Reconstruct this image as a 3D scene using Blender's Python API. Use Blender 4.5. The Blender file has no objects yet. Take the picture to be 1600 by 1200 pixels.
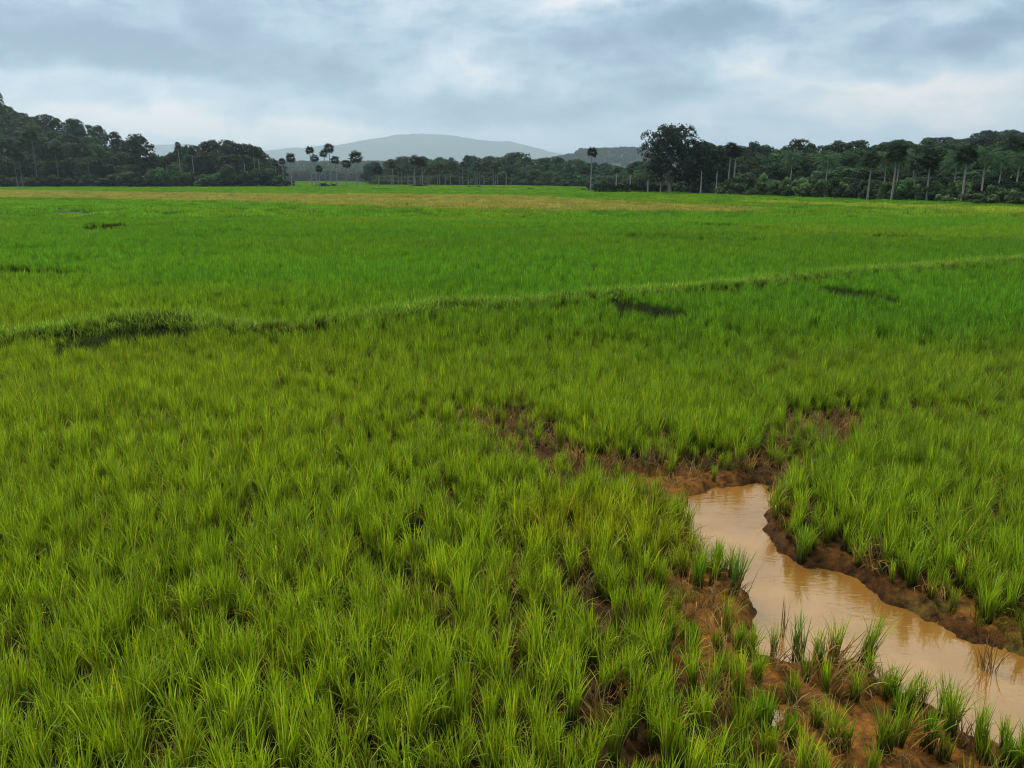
import bpy, math, random
import numpy as np
from mathutils import Vector
PI = math.pi
C = bpy.context.scene.collection
SC = bpy.context.scene
rs = np.random.RandomState(7)
random.seed(7)

# ------------------------------------------------------------------ camera
CAMH, F, PITCH = 4.0, 1208.0, math.atan((600 - 278) / 1208.0)
cam = bpy.data.objects.new('camera', bpy.data.cameras.new('camera'))
C.objects.link(cam)
cam.location = (0, 0, CAMH)
cam.rotation_euler = (PI / 2 - PITCH, 0, 0)
cam.data.sensor_width = 36.0
cam.data.lens = 36.0 * F / 1600.0
cam.data.clip_start = 0.1
cam.data.clip_end = 30000
SC.camera = cam

# ------------------------------------------------------------------ light
SUN_EL, SUN_AZ = math.radians(52), math.radians(-38)       # azimuth from +Y, clockwise seen from above
sl = bpy.data.lights.new('sun', 'SUN')
sl.energy = 1.5
sl.angle = math.radians(10)
sl.color = (1.0, 0.90, 0.74)
sun = bpy.data.objects.new('sun', sl)
C.objects.link(sun)
sd = Vector((math.sin(SUN_AZ) * math.cos(SUN_EL), math.cos(SUN_AZ) * math.cos(SUN_EL), math.sin(SUN_EL)))
sun.rotation_euler = sd.to_track_quat('Z', 'Y').to_euler()

SC.view_settings.view_transform = 'Standard'
SC.view_settings.look = 'None'
SC.view_settings.gamma = 1
SC.view_settings.use_curve_mapping = False
SC.view_settings.exposure = 1.0
SC.render.engine = 'CYCLES'
SC.cycles.max_bounces = 6
SC.cycles.diffuse_bounces = 3
SC.cycles.glossy_bounces = 3
SC.cycles.transmission_bounces = 4
SC.cycles.volume_bounces = 0
SC.cycles.transparent_max_bounces = 6
SC.cycles.use_denoising = True
SC.cycles.filter_width = 1.15
SC.cycles.sample_clamp_indirect = 4


class NB:
    """small helper for node trees"""
    def __init__(self, nt):
        self.nt = nt
        nt.nodes.clear()

    def n(self, t, **kw):
        o = self.nt.nodes.new(t)
        ins = kw.pop('ins', {})
        for k, v in kw.items():
            setattr(o, k, v)
        for k, v in ins.items():
            self.set(o.inputs[k], v)
        return o

    def set(self, sock, v):
        if isinstance(v, bpy.types.NodeSocket):
            self.nt.links.new(v, sock)
        elif isinstance(v, bpy.types.Node):
            self.nt.links.new(v.outputs[0], sock)
        else:
            sock.default_value = v

    def m(self, op, a, b=0.0, c=None):
        o = self.n('ShaderNodeMath', operation=op)
        self.set(o.inputs[0], a)
        self.set(o.inputs[1], b)
        if c is not None:
            self.set(o.inputs[2], c)
        return o.outputs[0]

    def ramp(self, fac, stops, interp='LINEAR'):
        o = self.n('ShaderNodeValToRGB')
        cr = o.color_ramp
        cr.interpolation = interp
        while len(cr.elements) < len(stops):
            cr.elements.new(0.5)
        for e, (p, c) in zip(cr.elements, stops):
            e.position = p
            e.color = (*c, 1)
        self.set(o.inputs[0], fac)
        return o.outputs[0]

    def mixc(self, fac, a, b, mode='MIX'):
        o = self.n('ShaderNodeMix', data_type='RGBA', blend_type=mode)
        self.set(o.inputs[0], fac)
        self.set(o.inputs[6], a)
        self.set(o.inputs[7], b)
        return o.outputs[2]


def srgb(r, g, b):
    f = lambda c: (c / 12.92 if c <= 0.04045 else ((c + 0.055) / 1.055) ** 2.4)
    return tuple(f(v / 255.0) for v in (r, g, b))


# ------------------------------------------------------------------ world: nishita sky under a broken cloud deck
def px_dir(px, py):
    u, v = (px - 800) / F, (600 - py) / F
    cp, sp = math.cos(PITCH), math.sin(PITCH)
    return u, cp + v * sp, -sp + v * cp


def azel(px, py):
    x, y, z = px_dir(px, py)
    return math.atan2(x, y), math.atan2(z, math.hypot(x, y))


world = bpy.data.worlds.new('World')
SC.world = world
world.use_nodes = True
W = NB(world.node_tree)
sky = W.n('ShaderNodeTexSky', sky_type='NISHITA')
sky.sun_disc = False
sky.sun_elevation = SUN_EL
sky.sun_rotation = SUN_AZ
bg_sky = W.n('ShaderNodeBackground', ins={'Color': sky.outputs[0], 'Strength': 0.1})
tc = W.n('ShaderNodeTexCoord')
sep = W.n('ShaderNodeSeparateXYZ', ins={0: tc.outputs['Generated']})
X, Y, Z = sep.outputs
zc = W.m('MAXIMUM', Z, 0.0)
dn = W.m('ADD', zc, 0.20)
pxn = W.m('DIVIDE', X, dn)
pyn = W.m('DIVIDE', Y, dn)
plane = W.n('ShaderNodeCombineXYZ', ins={0: pxn, 1: W.m('MULTIPLY', pyn, 1.0), 2: 0.0})
# az / el with a noise warp so that cloud masses have ragged borders
wn = W.n('ShaderNodeTexNoise', ins={'Vector': tc.outputs['Generated'], 'Scale': 7.0, 'Detail': 7.0, 'Roughness': 0.6})
wsep = W.n('ShaderNodeSeparateColor', ins={0: wn.outputs['Color']})
az = W.m('ADD', W.m('ARCTAN2', X, Y), W.m('MULTIPLY', W.m('SUBTRACT', wsep.outputs[0], 0.5), 0.26))
el = W.m('ADD', W.m('ARCSINE', Z), W.m('MULTIPLY', W.m('SUBTRACT', wsep.outputs[1], 0.5), 0.09))
BLOBS = [  # px, py, half width px, half height px, amount
    (120, 70, 420, 45, -0.34), (350, 150, 330, 18, -0.12), (560, 35, 260, 28, -0.04),
    (60, 125, 260, 22, 0.26), (300, 190, 330, 30, 0.34), (500, 215, 200, 20, 0.20),
    (700, 110, 110, 30, 0.34), (800, 175, 240, 32, -0.26), (640, 205, 120, 14, 0.10),
    (900, 10, 90, 18, 0.24), (1020, 60, 180, 30, -0.08), (1180, 45, 260, 30, -0.20),
    (1120, 110, 130, 22, 0.22), (1280, 70, 120, 30, 0.28), (1440, 70, 170, 26, -0.26),
    (1420, 150, 260, 34, 0.22), (1560, 15, 130, 14, 0.26), (1200, 190, 260, 26, 0.08),
    (980, 160, 100, 30, -0.10), (1230, 10, 80, 14, 0.22), (1500, 205, 140, 16, 0.2)]
acc = None
for (bx, by, hw, hh, amt) in BLOBS:
    a0, e0 = azel(bx, by)
    sa, se = hw / F, hh / F
    da = W.m('DIVIDE', W.m('SUBTRACT', az, a0), sa)
    de = W.m('DIVIDE', W.m('SUBTRACT', el, e0), se)
    r2 = W.m('ADD', W.m('MULTIPLY', da, da), W.m('MULTIPLY', de, de))
    g = W.m('MULTIPLY', W.m('EXPONENT', W.m('MULTIPLY', r2, -0.9)), amt * 1.35)
    acc = g if acc is None else W.m('ADD', acc, g)
n1 = W.n('ShaderNodeTexNoise', ins={'Vector': plane.outputs[0], 'Scale': 0.75, 'Detail': 8.0, 'Roughness': 0.55, 'Distortion': 0.25})
n2 = W.n('ShaderNodeTexNoise', ins={'Vector': plane.outputs[0], 'Scale': 2.4, 'Detail': 6.0, 'Roughness': 0.6, 'Distortion': 0.4})
den = W.m('ADD', 0.35, W.m('MULTIPLY', W.m('SUBTRACT', n1.outputs['Fac'], 0.5), 1.15))
den = W.m('ADD', den, W.m('MULTIPLY', W.m('SUBTRACT', n2.outputs['Fac'], 0.5), 0.55))
ae = W.n('ShaderNodeCombineXYZ', ins={0: W.m('ARCTAN2', X, Y), 1: W.m('MULTIPLY', W.m('ARCSINE', Z), 2.3), 2: 0.0})
n3 = W.n('ShaderNodeTexNoise', ins={'Vector': ae.outputs[0], 'Scale': 5.5, 'Detail': 10.0, 'Roughness': 0.58, 'Distortion': 0.15})
bil = W.m('MULTIPLY', W.m('ABSOLUTE', W.m('SUBTRACT', n3.outputs['Fac'], 0.5)), 2.0)
den = W.m('ADD', den, W.m('MULTIPLY', W.m('SUBTRACT', 0.20, bil), 1.15))
den = W.m('ADD', den, acc)
ccol = W.ramp(den, [(0.0, srgb(88, 109, 126)), (0.28, srgb(110, 131, 146)), (0.50, srgb(137, 152, 163)),
                    (0.72, srgb(160, 168, 174)), (1.0, srgb(198, 189, 182))])
up = W.m('ADD', 1.0, W.m('MULTIPLY', W.m('SMOOTH_MIN', W.m('MAXIMUM', W.m('SUBTRACT', Z, 0.2), 0.0), 0.8, 0.1), 3.0))
wz_ = W.ramp(Z, [(0.2, (1, 1, 1)), (0.55, (1.0, 0.94, 0.84))])  # upper clouds out of view, brightened and warmed to light the field
ccol = W.mixc(1.0, ccol, wz_, 'MULTIPLY')
bg_cl = W.n('ShaderNodeBackground', ins={'Color': ccol, 'Strength': up})
mixs = W.n('ShaderNodeMixShader', ins={0: 0.92, 1: bg_sky, 2: bg_cl})
W.n('ShaderNodeOutputWorld', ins={'Surface': mixs})
world.cycles.sampling_method = 'MANUAL'
world.cycles.sample_map_resolution = 512


# ------------------------------------------------------------------ numpy noise
def _lattice(seed, n=256):
    return np.random.RandomState(seed).rand(n, n)


def vnoise(x, y, seed):
    L = _lattice(seed)
    xi, yi = np.floor(x).astype(int), np.floor(y).astype(int)
    fx, fy = x - xi, y - yi
    fx, fy = fx * fx * (3 - 2 * fx), fy * fy * (3 - 2 * fy)
    g = lambda a, b: L[(xi + a) % 256, (yi + b) % 256]
    return (g(0, 0) * (1 - fx) + g(1, 0) * fx) * (1 - fy) + (g(0, 1) * (1 - fx) + g(1, 1) * fx) * fy


def fbm(x, y, seed, scale=1.0, octs=4, rough=0.5):
    x, y = np.asarray(x, float) / scale, np.asarray(y, float) / scale
    s, a, t = 0, 1.0, 0
    for k in range(octs):
        s = s + a * vnoise(x * 2 ** k + 17.3 * k, y * 2 ** k + 9.1 * k, seed + k)
        t += a
        a *= rough
    return s / t


def smooth(a, b, v):
    t = np.clip((v - a) / (b - a), 0, 1)
    return t * t * (3 - 2 * t)


# ------------------------------------------------------------------ places in the field
def gp(px, py, z=0.0):
    """point of the plane z seen at a place of the photograph: used once to survey the field"""
    x, y, dz = px_dir(px, py)
    t = (z - CAMH) / dz
    return x * t, y * t


def poly(pts, z=0.0):
    return np.array([gp(a, b, z) for a, b in pts])


def seg_dist(x, y, P, closed=True):
    d = np.full(np.shape(x), 1e9)
    n = len(P)
    for i in range(n if closed else n - 1):
        a, b = P[i], P[(i + 1) % n]
        ab = b - a
        L2 = float(ab @ ab) + 1e-12
        t = np.clip(((x - a[0]) * ab[0] + (y - a[1]) * ab[1]) / L2, 0, 1)
        d = np.minimum(d, np.hypot(x - a[0] - t * ab[0], y - a[1] - t * ab[1]))
    return d


def inside(x, y, P):
    c = np.zeros(np.shape(x), bool)
    n = len(P)
    for i in range(n):
        x0, y0 = P[i]
        x1, y1 = P[(i + 1) % n]
        cond = (y0 > y) != (y1 > y)
        xx = (x1 - x0) * (y - y0) / (y1 - y0 + 1e-12) + x0
        c ^= cond & (x < xx)
    return c


def sdf(x, y, P):
    d = seg_dist(x, y, P)
    return np.where(inside(x, y, P), -d, d)


WL = -0.10                                                   # water level
CHANNEL = poly([(1072, 782), (1100, 764), (1180, 752), (1215, 760), (1200, 830), (1226, 856), (1262, 880), (1300, 890), (1345, 908),
                (1385, 936), (1440, 955), (1490, 982), (1530, 1000), (1575, 1018), (1700, 1066), (1900, 1180), (1900, 1330),
                (1700, 1230), (1600, 1190), (1530, 1166), (1490, 1152), (1455, 1118), (1400, 1092), (1368, 1062),
                (1330, 1040), (1235, 1042), (1178, 1032), (1172, 1010), (1165, 985), (1172, 958), (1160, 925), (1148, 902),
                (1100, 885), (1068, 830)], WL)
PUDDLES = [poly(p, WL) for p in (
    [(1178, 1102), (1205, 1092), (1232, 1095), (1226, 1120), (1196, 1130), (1176, 1120)],
    [(1030, 1100), (1044, 1098), (1044, 1116), (1032, 1116)],
    [(1008, 1182), (1034, 1180), (1036, 1198), (1010, 1200)])]
MUDS = [poly(p, 0.0) for p in (
    [(765, 668), (800, 672), (850, 700), (900, 715), (1000, 740), (900, 770), (850, 742), (800, 706)],
    [(1180, 745), (1200, 712), (1290, 668), (1330, 655), (1330, 668), (1250, 712), (1215, 755)],
    [(850, 735), (900, 715), (1000, 735), (1080, 742), (1190, 745), (1230, 700), (1250, 700), (1210, 770), (1065, 790), (1000, 775), (900, 765)],
    [(1050, 900), (1090, 905), (1160, 905), (1175, 960), (1170, 1030), (1330, 1040), (1380, 1080), (1340, 1090), (1200, 1070), (1110, 1040), (1045, 1010)],
    [(1205, 800), (1230, 845), (1300, 872), (1385, 915), (1480, 965), (1700, 1060), (1900, 1165), (1900, 1200), (1500, 1000), (1340, 925), (1200, 860)],
    [(1400, 1100), (1480, 1150), (1600, 1200), (1700, 1300), (1300, 1300), (1200, 1140), (1290, 1080)],
    [(1420, 935), (1500, 945), (1620, 1000), (1700, 1060), (1600, 1030), (1440, 960)])]
# thin / bare spots inside the crop: ground strips in front of a stand of rice
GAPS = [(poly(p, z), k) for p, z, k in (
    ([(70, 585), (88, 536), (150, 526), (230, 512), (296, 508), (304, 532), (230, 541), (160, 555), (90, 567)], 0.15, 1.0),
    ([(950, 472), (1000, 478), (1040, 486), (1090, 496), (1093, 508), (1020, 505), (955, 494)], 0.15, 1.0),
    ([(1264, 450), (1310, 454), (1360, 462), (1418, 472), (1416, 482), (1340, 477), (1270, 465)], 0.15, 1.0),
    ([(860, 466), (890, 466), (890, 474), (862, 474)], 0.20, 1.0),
    ([(500, 502), (588, 498), (590, 505), (500, 510)], 0.20, 0.7),
    ([(1180, 446), (1240, 442), (1240, 448), (1180, 452)], 0.20, 0.8),
    ([(700, 640), (800, 640), (900, 680), (850, 730), (780, 720), (740, 680)], 0.1, 0.62),
    ([(830, 700), (1000, 722), (1200, 712), (1330, 650), (1340, 680), (1230, 752), (1060, 770), (850, 760)], 0.05, 0.70),
    ([(1215, 640), (1330, 640), (1330, 672), (1240, 675)], 0.15, 0.85),
    ([(600, 765), (720, 765), (720, 790), (610, 790)], 0.1, 0.6),
    ([(1020, 680), (1060, 680), (1060, 705), (1020, 700)], 0.1, 0.9),
    ([(1015, 880), (1050, 880), (1050, 1080), (1010, 1100), (1000, 1000)], 0.05, 0.45),
    ([(870, 880), (1000, 900), (1000, 940), (940, 935)], 0.1, 0.35),
    ([(900, 960), (960, 960), (960, 1010), (890, 1000)], 0.1, 0.35),
    ([(600, 870), (680, 850), (690, 900), (620, 900)], 0.1, 0.35),
    ([(0, 1010), (60, 1010), (60, 1060), (0, 1060)], 0.1, 0.45),
    ([(950, 1130), (1060, 1110), (1060, 1250), (960, 1250)], 0.05, 0.4),
    ([(1050, 1040), (1200, 1050), (1380, 1080), (1500, 1160), (1620, 1210), (1500, 1320), (1050, 1320)], 0.05, 0.35),
    ([(1210, 780), (1400, 860), (1600, 960), (1750, 1030), (1700, 1060), (1440, 950), (1210, 840)], 0.1, 0.22),
    ([(130, 349), (195, 349), (195, 362), (130, 362)], 0.25, 0.95),
    ([(80, 327), (150, 327), (150, 336), (80, 336)], 0.25, 0.9),
    ([(1080, 350), (1160, 352), (1160, 356), (1080, 354)], 0.25, 0.9),
    ([(1360, 366), (1420, 368), (1420, 374), (1360, 372)], 0.25, 0.7))]
BUND = poly([(-300, 560), (-60, 545), (60, 530), (200, 508), (300, 508), (345, 520), (450, 522), (600, 502), (690, 484), (800, 486), (930, 470),
             (1100, 458), (1200, 446), (1330, 433), (1600, 412), (2000, 385)], 0.2)
BUND2 = poly([(-300, 350), (0, 352), (140, 358), (300, 348), (600, 345), (900, 352), (1100, 350), (1300, 366), (1600, 378), (2000, 395)], 0.2)
YELLOW = poly([(-500, 296), (0, 297.5), (400, 303), (800, 305), (1000, 317), (1200, 326), (1150, 331), (900, 331), (600, 324), (400, 316), (0, 309), (-500, 306)], 0.3)
PATHY = poly([(1150, 313), (1600, 326), (2100, 344), (2100, 352), (1600, 334), (1150, 316)], 0.3)
YTUFT = poly([(820, 850), (830, 790), (1000, 790), (1070, 830), (1070, 880), (980, 860)], 0.2)


def wood_edge(x, y):
    """+ inside the woods, - in the field (metres, roughly)"""
    u = x / np.maximum(y, 1)
    e = np.interp(u, [-0.9, -0.45, -0.315, -0.30, -0.2, -0.18, 0.0, 0.12, 0.17, 0.27, 0.40, 0.52, 0.64, 0.9],
                  [325, 345, 362, 1090, 1090, 428, 405, 320, 215, 182, 150, 132, 113, 85])
    return y - e


def height(x, y):
    x, y = np.asarray(x, float), np.asarray(y, float)
    u = x / np.maximum(y, 1)
    near = (y < 60) & (np.abs(x) < 60)
    slope = 31 * smooth(1080, 2050, y) * smooth(-0.56, -0.45, u) * smooth(0.0, -0.10, u) * (1 - smooth(3000, 4200, y))
    h = 0.05 * (fbm(x, y, 11, 3.0, 3) - 0.5)
    h = h + slope
    # left wooded hill
    h = h + 41 * smooth(335, 445, y) * smooth(-0.42, -0.72, u)
    h = h + 6 * smooth(365, 450, y) * smooth(-0.31, -0.37, u)
    # right wooded rise
    h = h + 12 * smooth(175, 300, y) * smooth(0.20, 0.62, u) + 9 * smooth(300, 540, y) * smooth(0.38, 0.62, u)
    h = np.where(near, h + 0.035 * (fbm(x, y, 21, 0.35, 4, 0.6) - 0.5), h)
    # field banks
    for B, hh, w in ((BUND, 0.34, 0.9), (BUND2, 0.2, 1.6)):
        m = (y > 8) & (y < 90)
        if np.any(m):
            d = np.full(np.shape(x), 1e3)
            d[m] = seg_dist(x[m], y[m], B, False)
            h = h + hh * (1 - smooth(0.1, w, d))
    m = (y > 2) & (y < 16) & (x > -3) & (x < 16)
    if np.any(m):
        xs, ys = x[m], y[m]
        jx = 0.34 * (fbm(xs, ys, 31, 0.40, 4, 0.6) - 0.5)
        jy = 0.34 * (fbm(xs, ys, 41, 0.40, 4, 0.6) - 0.5)
        d = sdf(xs + jx, ys + jy, CHANNEL)
        dig = -0.24 * (1 - smooth(-0.25, 0.10, d))
        rim = 0.02 * np.exp(-((d - 0.14) / 0.10) ** 2)
        lump = 0.13 * (fbm(xs, ys, 51, 0.22, 4, 0.6) - 0.5) * np.exp(-np.maximum(d, 0) / 0.8)
        mud = np.full(xs.shape, 1e3)
        for P in MUDS:
            mud = np.minimum(mud, sdf(xs + jx, ys + jy, P))
        lump = lump + 0.21 * (fbm(xs, ys, 61, 0.30, 5, 0.7) - 0.52) * (1 - smooth(-0.1, 0.3, mud))
        lump = lump + 0.06 * (fbm(xs, ys, 65, 0.09, 3, 0.6) - 0.5) * (1 - smooth(-0.1, 0.5, mud))
        # cut bank on the far side of the channel
        far = (1 - smooth(0.0, 0.22, d))
        dip = 0
        for P in PUDDLES:
            dip = dip - 0.17 * (1 - smooth(-0.04, 0.07, sdf(xs + jx, ys + jy, P)))
        hv = h[m]
        hv = hv + dig + rim + lump * (1 - 0.6 * (d < 0)) + dip
        h[m] = hv
    return h


# ------------------------------------------------------------------ mesh helpers
def mesh_np(name, V, Fq, mat=None, smooth_shade=False):
    me = bpy.data.meshes.new(name)
    V = np.asarray(V, float)
    Fq = np.asarray(Fq, int)
    me.vertices.add(len(V))
    me.vertices.foreach_set('co', V.ravel())
    k = Fq.shape[1]
    me.loops.add(Fq.size)
    me.loops.foreach_set('vertex_index', Fq.ravel())
    me.polygons.add(len(Fq))
    me.polygons.foreach_set('loop_start', np.arange(len(Fq)) * k)
    me.polygons.foreach_set('loop_total', np.full(len(Fq), k))
    me.update(calc_edges=True)
    if smooth_shade:
        me.polygons.foreach_set('use_smooth', np.ones(len(Fq), bool))
    if mat:
        me.materials.append(mat)
    return me


def pattr(me, name, arr, typ='FLOAT'):
    a = me.attributes.new(name, typ, 'POINT')
    arr = np.asarray(arr, float)
    if typ == 'FLOAT':
        a.data.foreach_set('value', arr.ravel())
    elif typ == 'FLOAT_VECTOR':
        a.data.foreach_set('vector', arr.ravel())
    elif typ == 'FLOAT_COLOR':
        c = np.ones((len(arr), 4))
        c[:, :3] = arr
        a.data.foreach_set('color', c.ravel())
    elif typ == 'INT':
        a.data.foreach_set('value', arr.astype(np.int32).ravel())


def link(name, me, parent=None, loc=None):
    o = bpy.data.objects.new(name, me)
    C.objects.link(o)
    if parent:
        o.parent = parent
    if loc is not None:
        o.location = loc
    return o


def tag(o, label=None, cat=None, group=None, kind=None):
    if label: o['label'] = label
    if cat: o['category'] = cat
    if group: o['group'] = group
    if kind: o['kind'] = kind
    return o


def new_mat(name):
    m = bpy.data.materials.new(name)
    m.use_nodes = True
    return m, NB(m.node_tree)


# ------------------------------------------------------------------ ground
def axis_pts(fine0, fine1, fs, lo, hi, g=1.09, mx=400):
    a = list(np.arange(fine0, fine1, fs))
    s, v = fs, fine1
    while v < hi:
        a.append(v); s = min(s * g, mx); v += s
    a.append(hi)
    s, v = fs, fine0
    b = []
    while v > lo:
        s = min(s * g, mx); v -= s
        b.append(max(v, lo))
    return np.array(sorted(set(b + a)))


gx = axis_pts(0.8, 8.6, 0.04, -13500, 13500, 1.035)
gy = axis_pts(4.0, 13.0, 0.045, -400, 14000, 1.03)
GX, GY = np.meshgrid(gx, gy)
gz = height(GX.ravel(), GY.ravel())
V = np.stack([GX.ravel(), GY.ravel(), gz], 1)
nx, ny = len(gx), len(gy)
ii = (np.arange(ny - 1)[:, None] * nx + np.arange(nx - 1)[None, :]).ravel()
Fq = np.stack([ii, ii + 1, ii + nx + 1, ii + nx], 1)
m_ground, G = new_mat('ground')
at = G.n('ShaderNodeAttribute', attribute_name='col')
geo = G.n('ShaderNodeNewGeometry')
na = G.n('ShaderNodeTexNoise', ins={'Vector': geo.outputs['Position'], 'Scale': 9.0, 'Detail': 8.0, 'Roughness': 0.65})
nb = G.n('ShaderNodeTexNoise', ins={'Vector': geo.outputs['Position'], 'Scale': 45.0, 'Detail': 5.0, 'Roughness': 0.6})
var = G.ramp(na.outputs['Fac'], [(0.34, (0.22, 0.20, 0.18)), (0.50, (0.85, 0.85, 0.85)), (0.68, (1.6, 1.5, 1.35))])
col = G.mixc(1.0, at.outputs['Color'], var, 'MULTIPLY')
bmp = G.n('ShaderNodeBump', ins={'Strength': 1.0, 'Distance': 0.04, 'Height': G.m('ADD', na.outputs['Fac'], G.m('MULTIPLY', nb.outputs['Fac'], 0.35))})
gpos = G.n('ShaderNodeSeparateXYZ', ins={0: geo.outputs['Position']})
gsp = G.m('MULTIPLY', G.m('LESS_THAN', gpos.outputs[1], 16.0), 0.10)
bs = G.n('ShaderNodeBsdfPrincipled', ins={'Base Color': col, 'Roughness': 0.75, 'Specular IOR Level': gsp, 'Normal': bmp})
G.n('ShaderNodeOutputMaterial', ins={'Surface': bs})
me = mesh_np('ground', V, Fq, m_ground, True)
x_, y_ = V[:, 0], V[:, 1]
colr = np.tile(np.array([0.042, 0.020, 0.005]), (len(V), 1))
nz = fbm(x_, y_, 71, 1.4, 4)
colr *= (0.7 + 0.6 * nz)[:, None]
far = smooth(60, 100, y_)[:, None]
colr = colr * (1 - far) + np.array([0.045, 0.095, 0.015]) * far
m = (y_ > 2) & (y_ < 18) & (x_ > -3) & (x_ < 16)
md = np.full(len(V), 1e3)
for P in MUDS + [CHANNEL]:
    md[m] = np.minimum(md[m], sdf(x_[m], y_[m], P))
mw = (1 - smooth(-0.1, 0.45, md + 0.35 * (nz - 0.5)))[:, None]
mudc = np.array([0.19, 0.076, 0.013])
colr = colr * (1 - mw) + mudc * mw * (0.75 + 0.5 * fbm(x_, y_, 81, 0.5, 4))[:, None]
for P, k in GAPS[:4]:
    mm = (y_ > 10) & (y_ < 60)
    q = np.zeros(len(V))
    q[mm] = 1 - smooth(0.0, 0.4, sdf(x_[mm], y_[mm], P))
    colr = colr * (1 - q[:, None]) + np.array([0.016, 0.012, 0.005]) * q[:, None]  # shade of stems and bank face painted into the hollow floor
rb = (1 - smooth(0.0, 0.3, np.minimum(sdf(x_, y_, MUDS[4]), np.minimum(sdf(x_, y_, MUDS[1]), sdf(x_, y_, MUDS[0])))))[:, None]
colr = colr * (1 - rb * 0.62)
# wet dark skirt next to the water line is a real tide mark of damp earth
wet = (np.exp(-((V[:, 2] - WL - 0.015) / 0.03) ** 2) * (md < 0.6))[:, None]
colr = colr * (1 - 0.45 * wet)
# mossy growth on the right bank
moss = (1 - smooth(-0.05, 0.25, sdf(x_, y_, MUDS[6]) if len(x_) else 0))[:, None] * smooth(0.42, 0.55, fbm(x_, y_, 91, 0.4, 4))[:, None]
colr = colr * (1 - 0.7 * moss) + np.array([0.13, 0.10, 0.02]) * 0.7 * moss
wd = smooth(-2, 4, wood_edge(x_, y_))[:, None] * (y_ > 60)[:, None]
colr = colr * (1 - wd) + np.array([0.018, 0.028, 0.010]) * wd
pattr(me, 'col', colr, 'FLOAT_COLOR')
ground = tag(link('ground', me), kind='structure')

# ------------------------------------------------------------------ water
m_water, Wm = new_mat('muddy_water')
g_ = Wm.n('ShaderNodeNewGeometry')
mp = Wm.n('ShaderNodeMapping', ins={'Vector': g_.outputs['Position'], 'Scale': (1.0, 2.6, 1.0), 'Rotation': (0, 0, 0.15)})
w1 = Wm.n('ShaderNodeTexNoise', ins={'Vector': mp, 'Scale': 7.0, 'Detail': 4.0, 'Roughness': 0.5})
w2 = Wm.n('ShaderNodeTexNoise', ins={'Vector': mp, 'Scale': 0.9, 'Detail': 2.0})
amp = Wm.ramp(w2.outputs['Fac'], [(0.42, (0.12,) * 3), (0.6, (1,) * 3)])
wb = Wm.n('ShaderNodeBump', ins={'Strength': Wm.m('MULTIPLY', amp, 0.22), 'Distance': 0.03, 'Height': w1.outputs['Fac']})
wc = Wm.n('ShaderNodeTexNoise', ins={'Vector': g_.outputs['Position'], 'Scale': 1.5, 'Detail': 4.0})
wcol = Wm.ramp(wc.outputs['Fac'], [(0.35, (0.19, 0.080, 0.014)), (0.65, (0.27, 0.122, 0.026))])
wbs = Wm.n('ShaderNodeBsdfPrincipled', ins={'Base Color': wcol, 'Roughness': 0.02, 'IOR': 3.0, 'Specular IOR Level': 0.5,
                                            'Specular Tint': (1.0, 0.76, 0.50, 1), 'Normal': wb})
Wm.n('ShaderNodeOutputMaterial', ins={'Surface': wbs})


def sheet(name, x0, x1, y0, y1, z, mat):
    V = [(x0, y0, z), (x1, y0, z), (x1, y1, z), (x0, y1, z)]
    return tag(link(name, mesh_np(name, V, [[0, 1, 2, 3]], mat)), kind='structure')


sheet('water', 0.6, 11.5, 2.6, 11.0, WL, m_water)
m_pond, Pm = new_mat('pond_water')
pbs = Pm.n('ShaderNodeBsdfPrincipled', ins={'Base Color': (0.20, 0.22, 0.16, 1), 'Roughness': 0.06, 'IOR': 1.9})
Pm.n('ShaderNodeOutputMaterial', ins={'Surface': pbs})
for k, (a, b, w, d) in enumerate(((151, 364, 1.3, 1.2), (122, 333, 4.2, 1.2), (95, 330, 2.0, 1.0))):
    cx, cy = gp(a, b, 0.35)
    ang = np.linspace(0, 2 * PI, 25)[:-1]
    rr = 1 + 0.25 * np.sin(ang * 3 + k) + 0.12 * np.sin(ang * 5)
    P = np.stack([cx + w * rr * np.cos(ang), cy + d * rr * np.sin(ang), np.full(24, 0.30)], 1)
    pm = bpy.data.meshes.new('pond')
    Pl = P.copy(); Pl[:, 2] = -0.1
    fs = [list(range(24))] + [[i, 24 + i, 24 + (i + 1) % 24, (i + 1) % 24] for i in range(24)]
    pm.from_pydata([tuple(v) for v in np.vstack([P, Pl])], [], fs)
    pm.materials.append(m_pond)
    tag(link('pond_water', pm), kind='structure')


# ------------------------------------------------------------------ leaf materials
LO, HI = {'tree_leaves': 0.38, 'far_tree_leaves': 0.45}, {'tree_leaves': 2.1, 'far_tree_leaves': 1.9}


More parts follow.
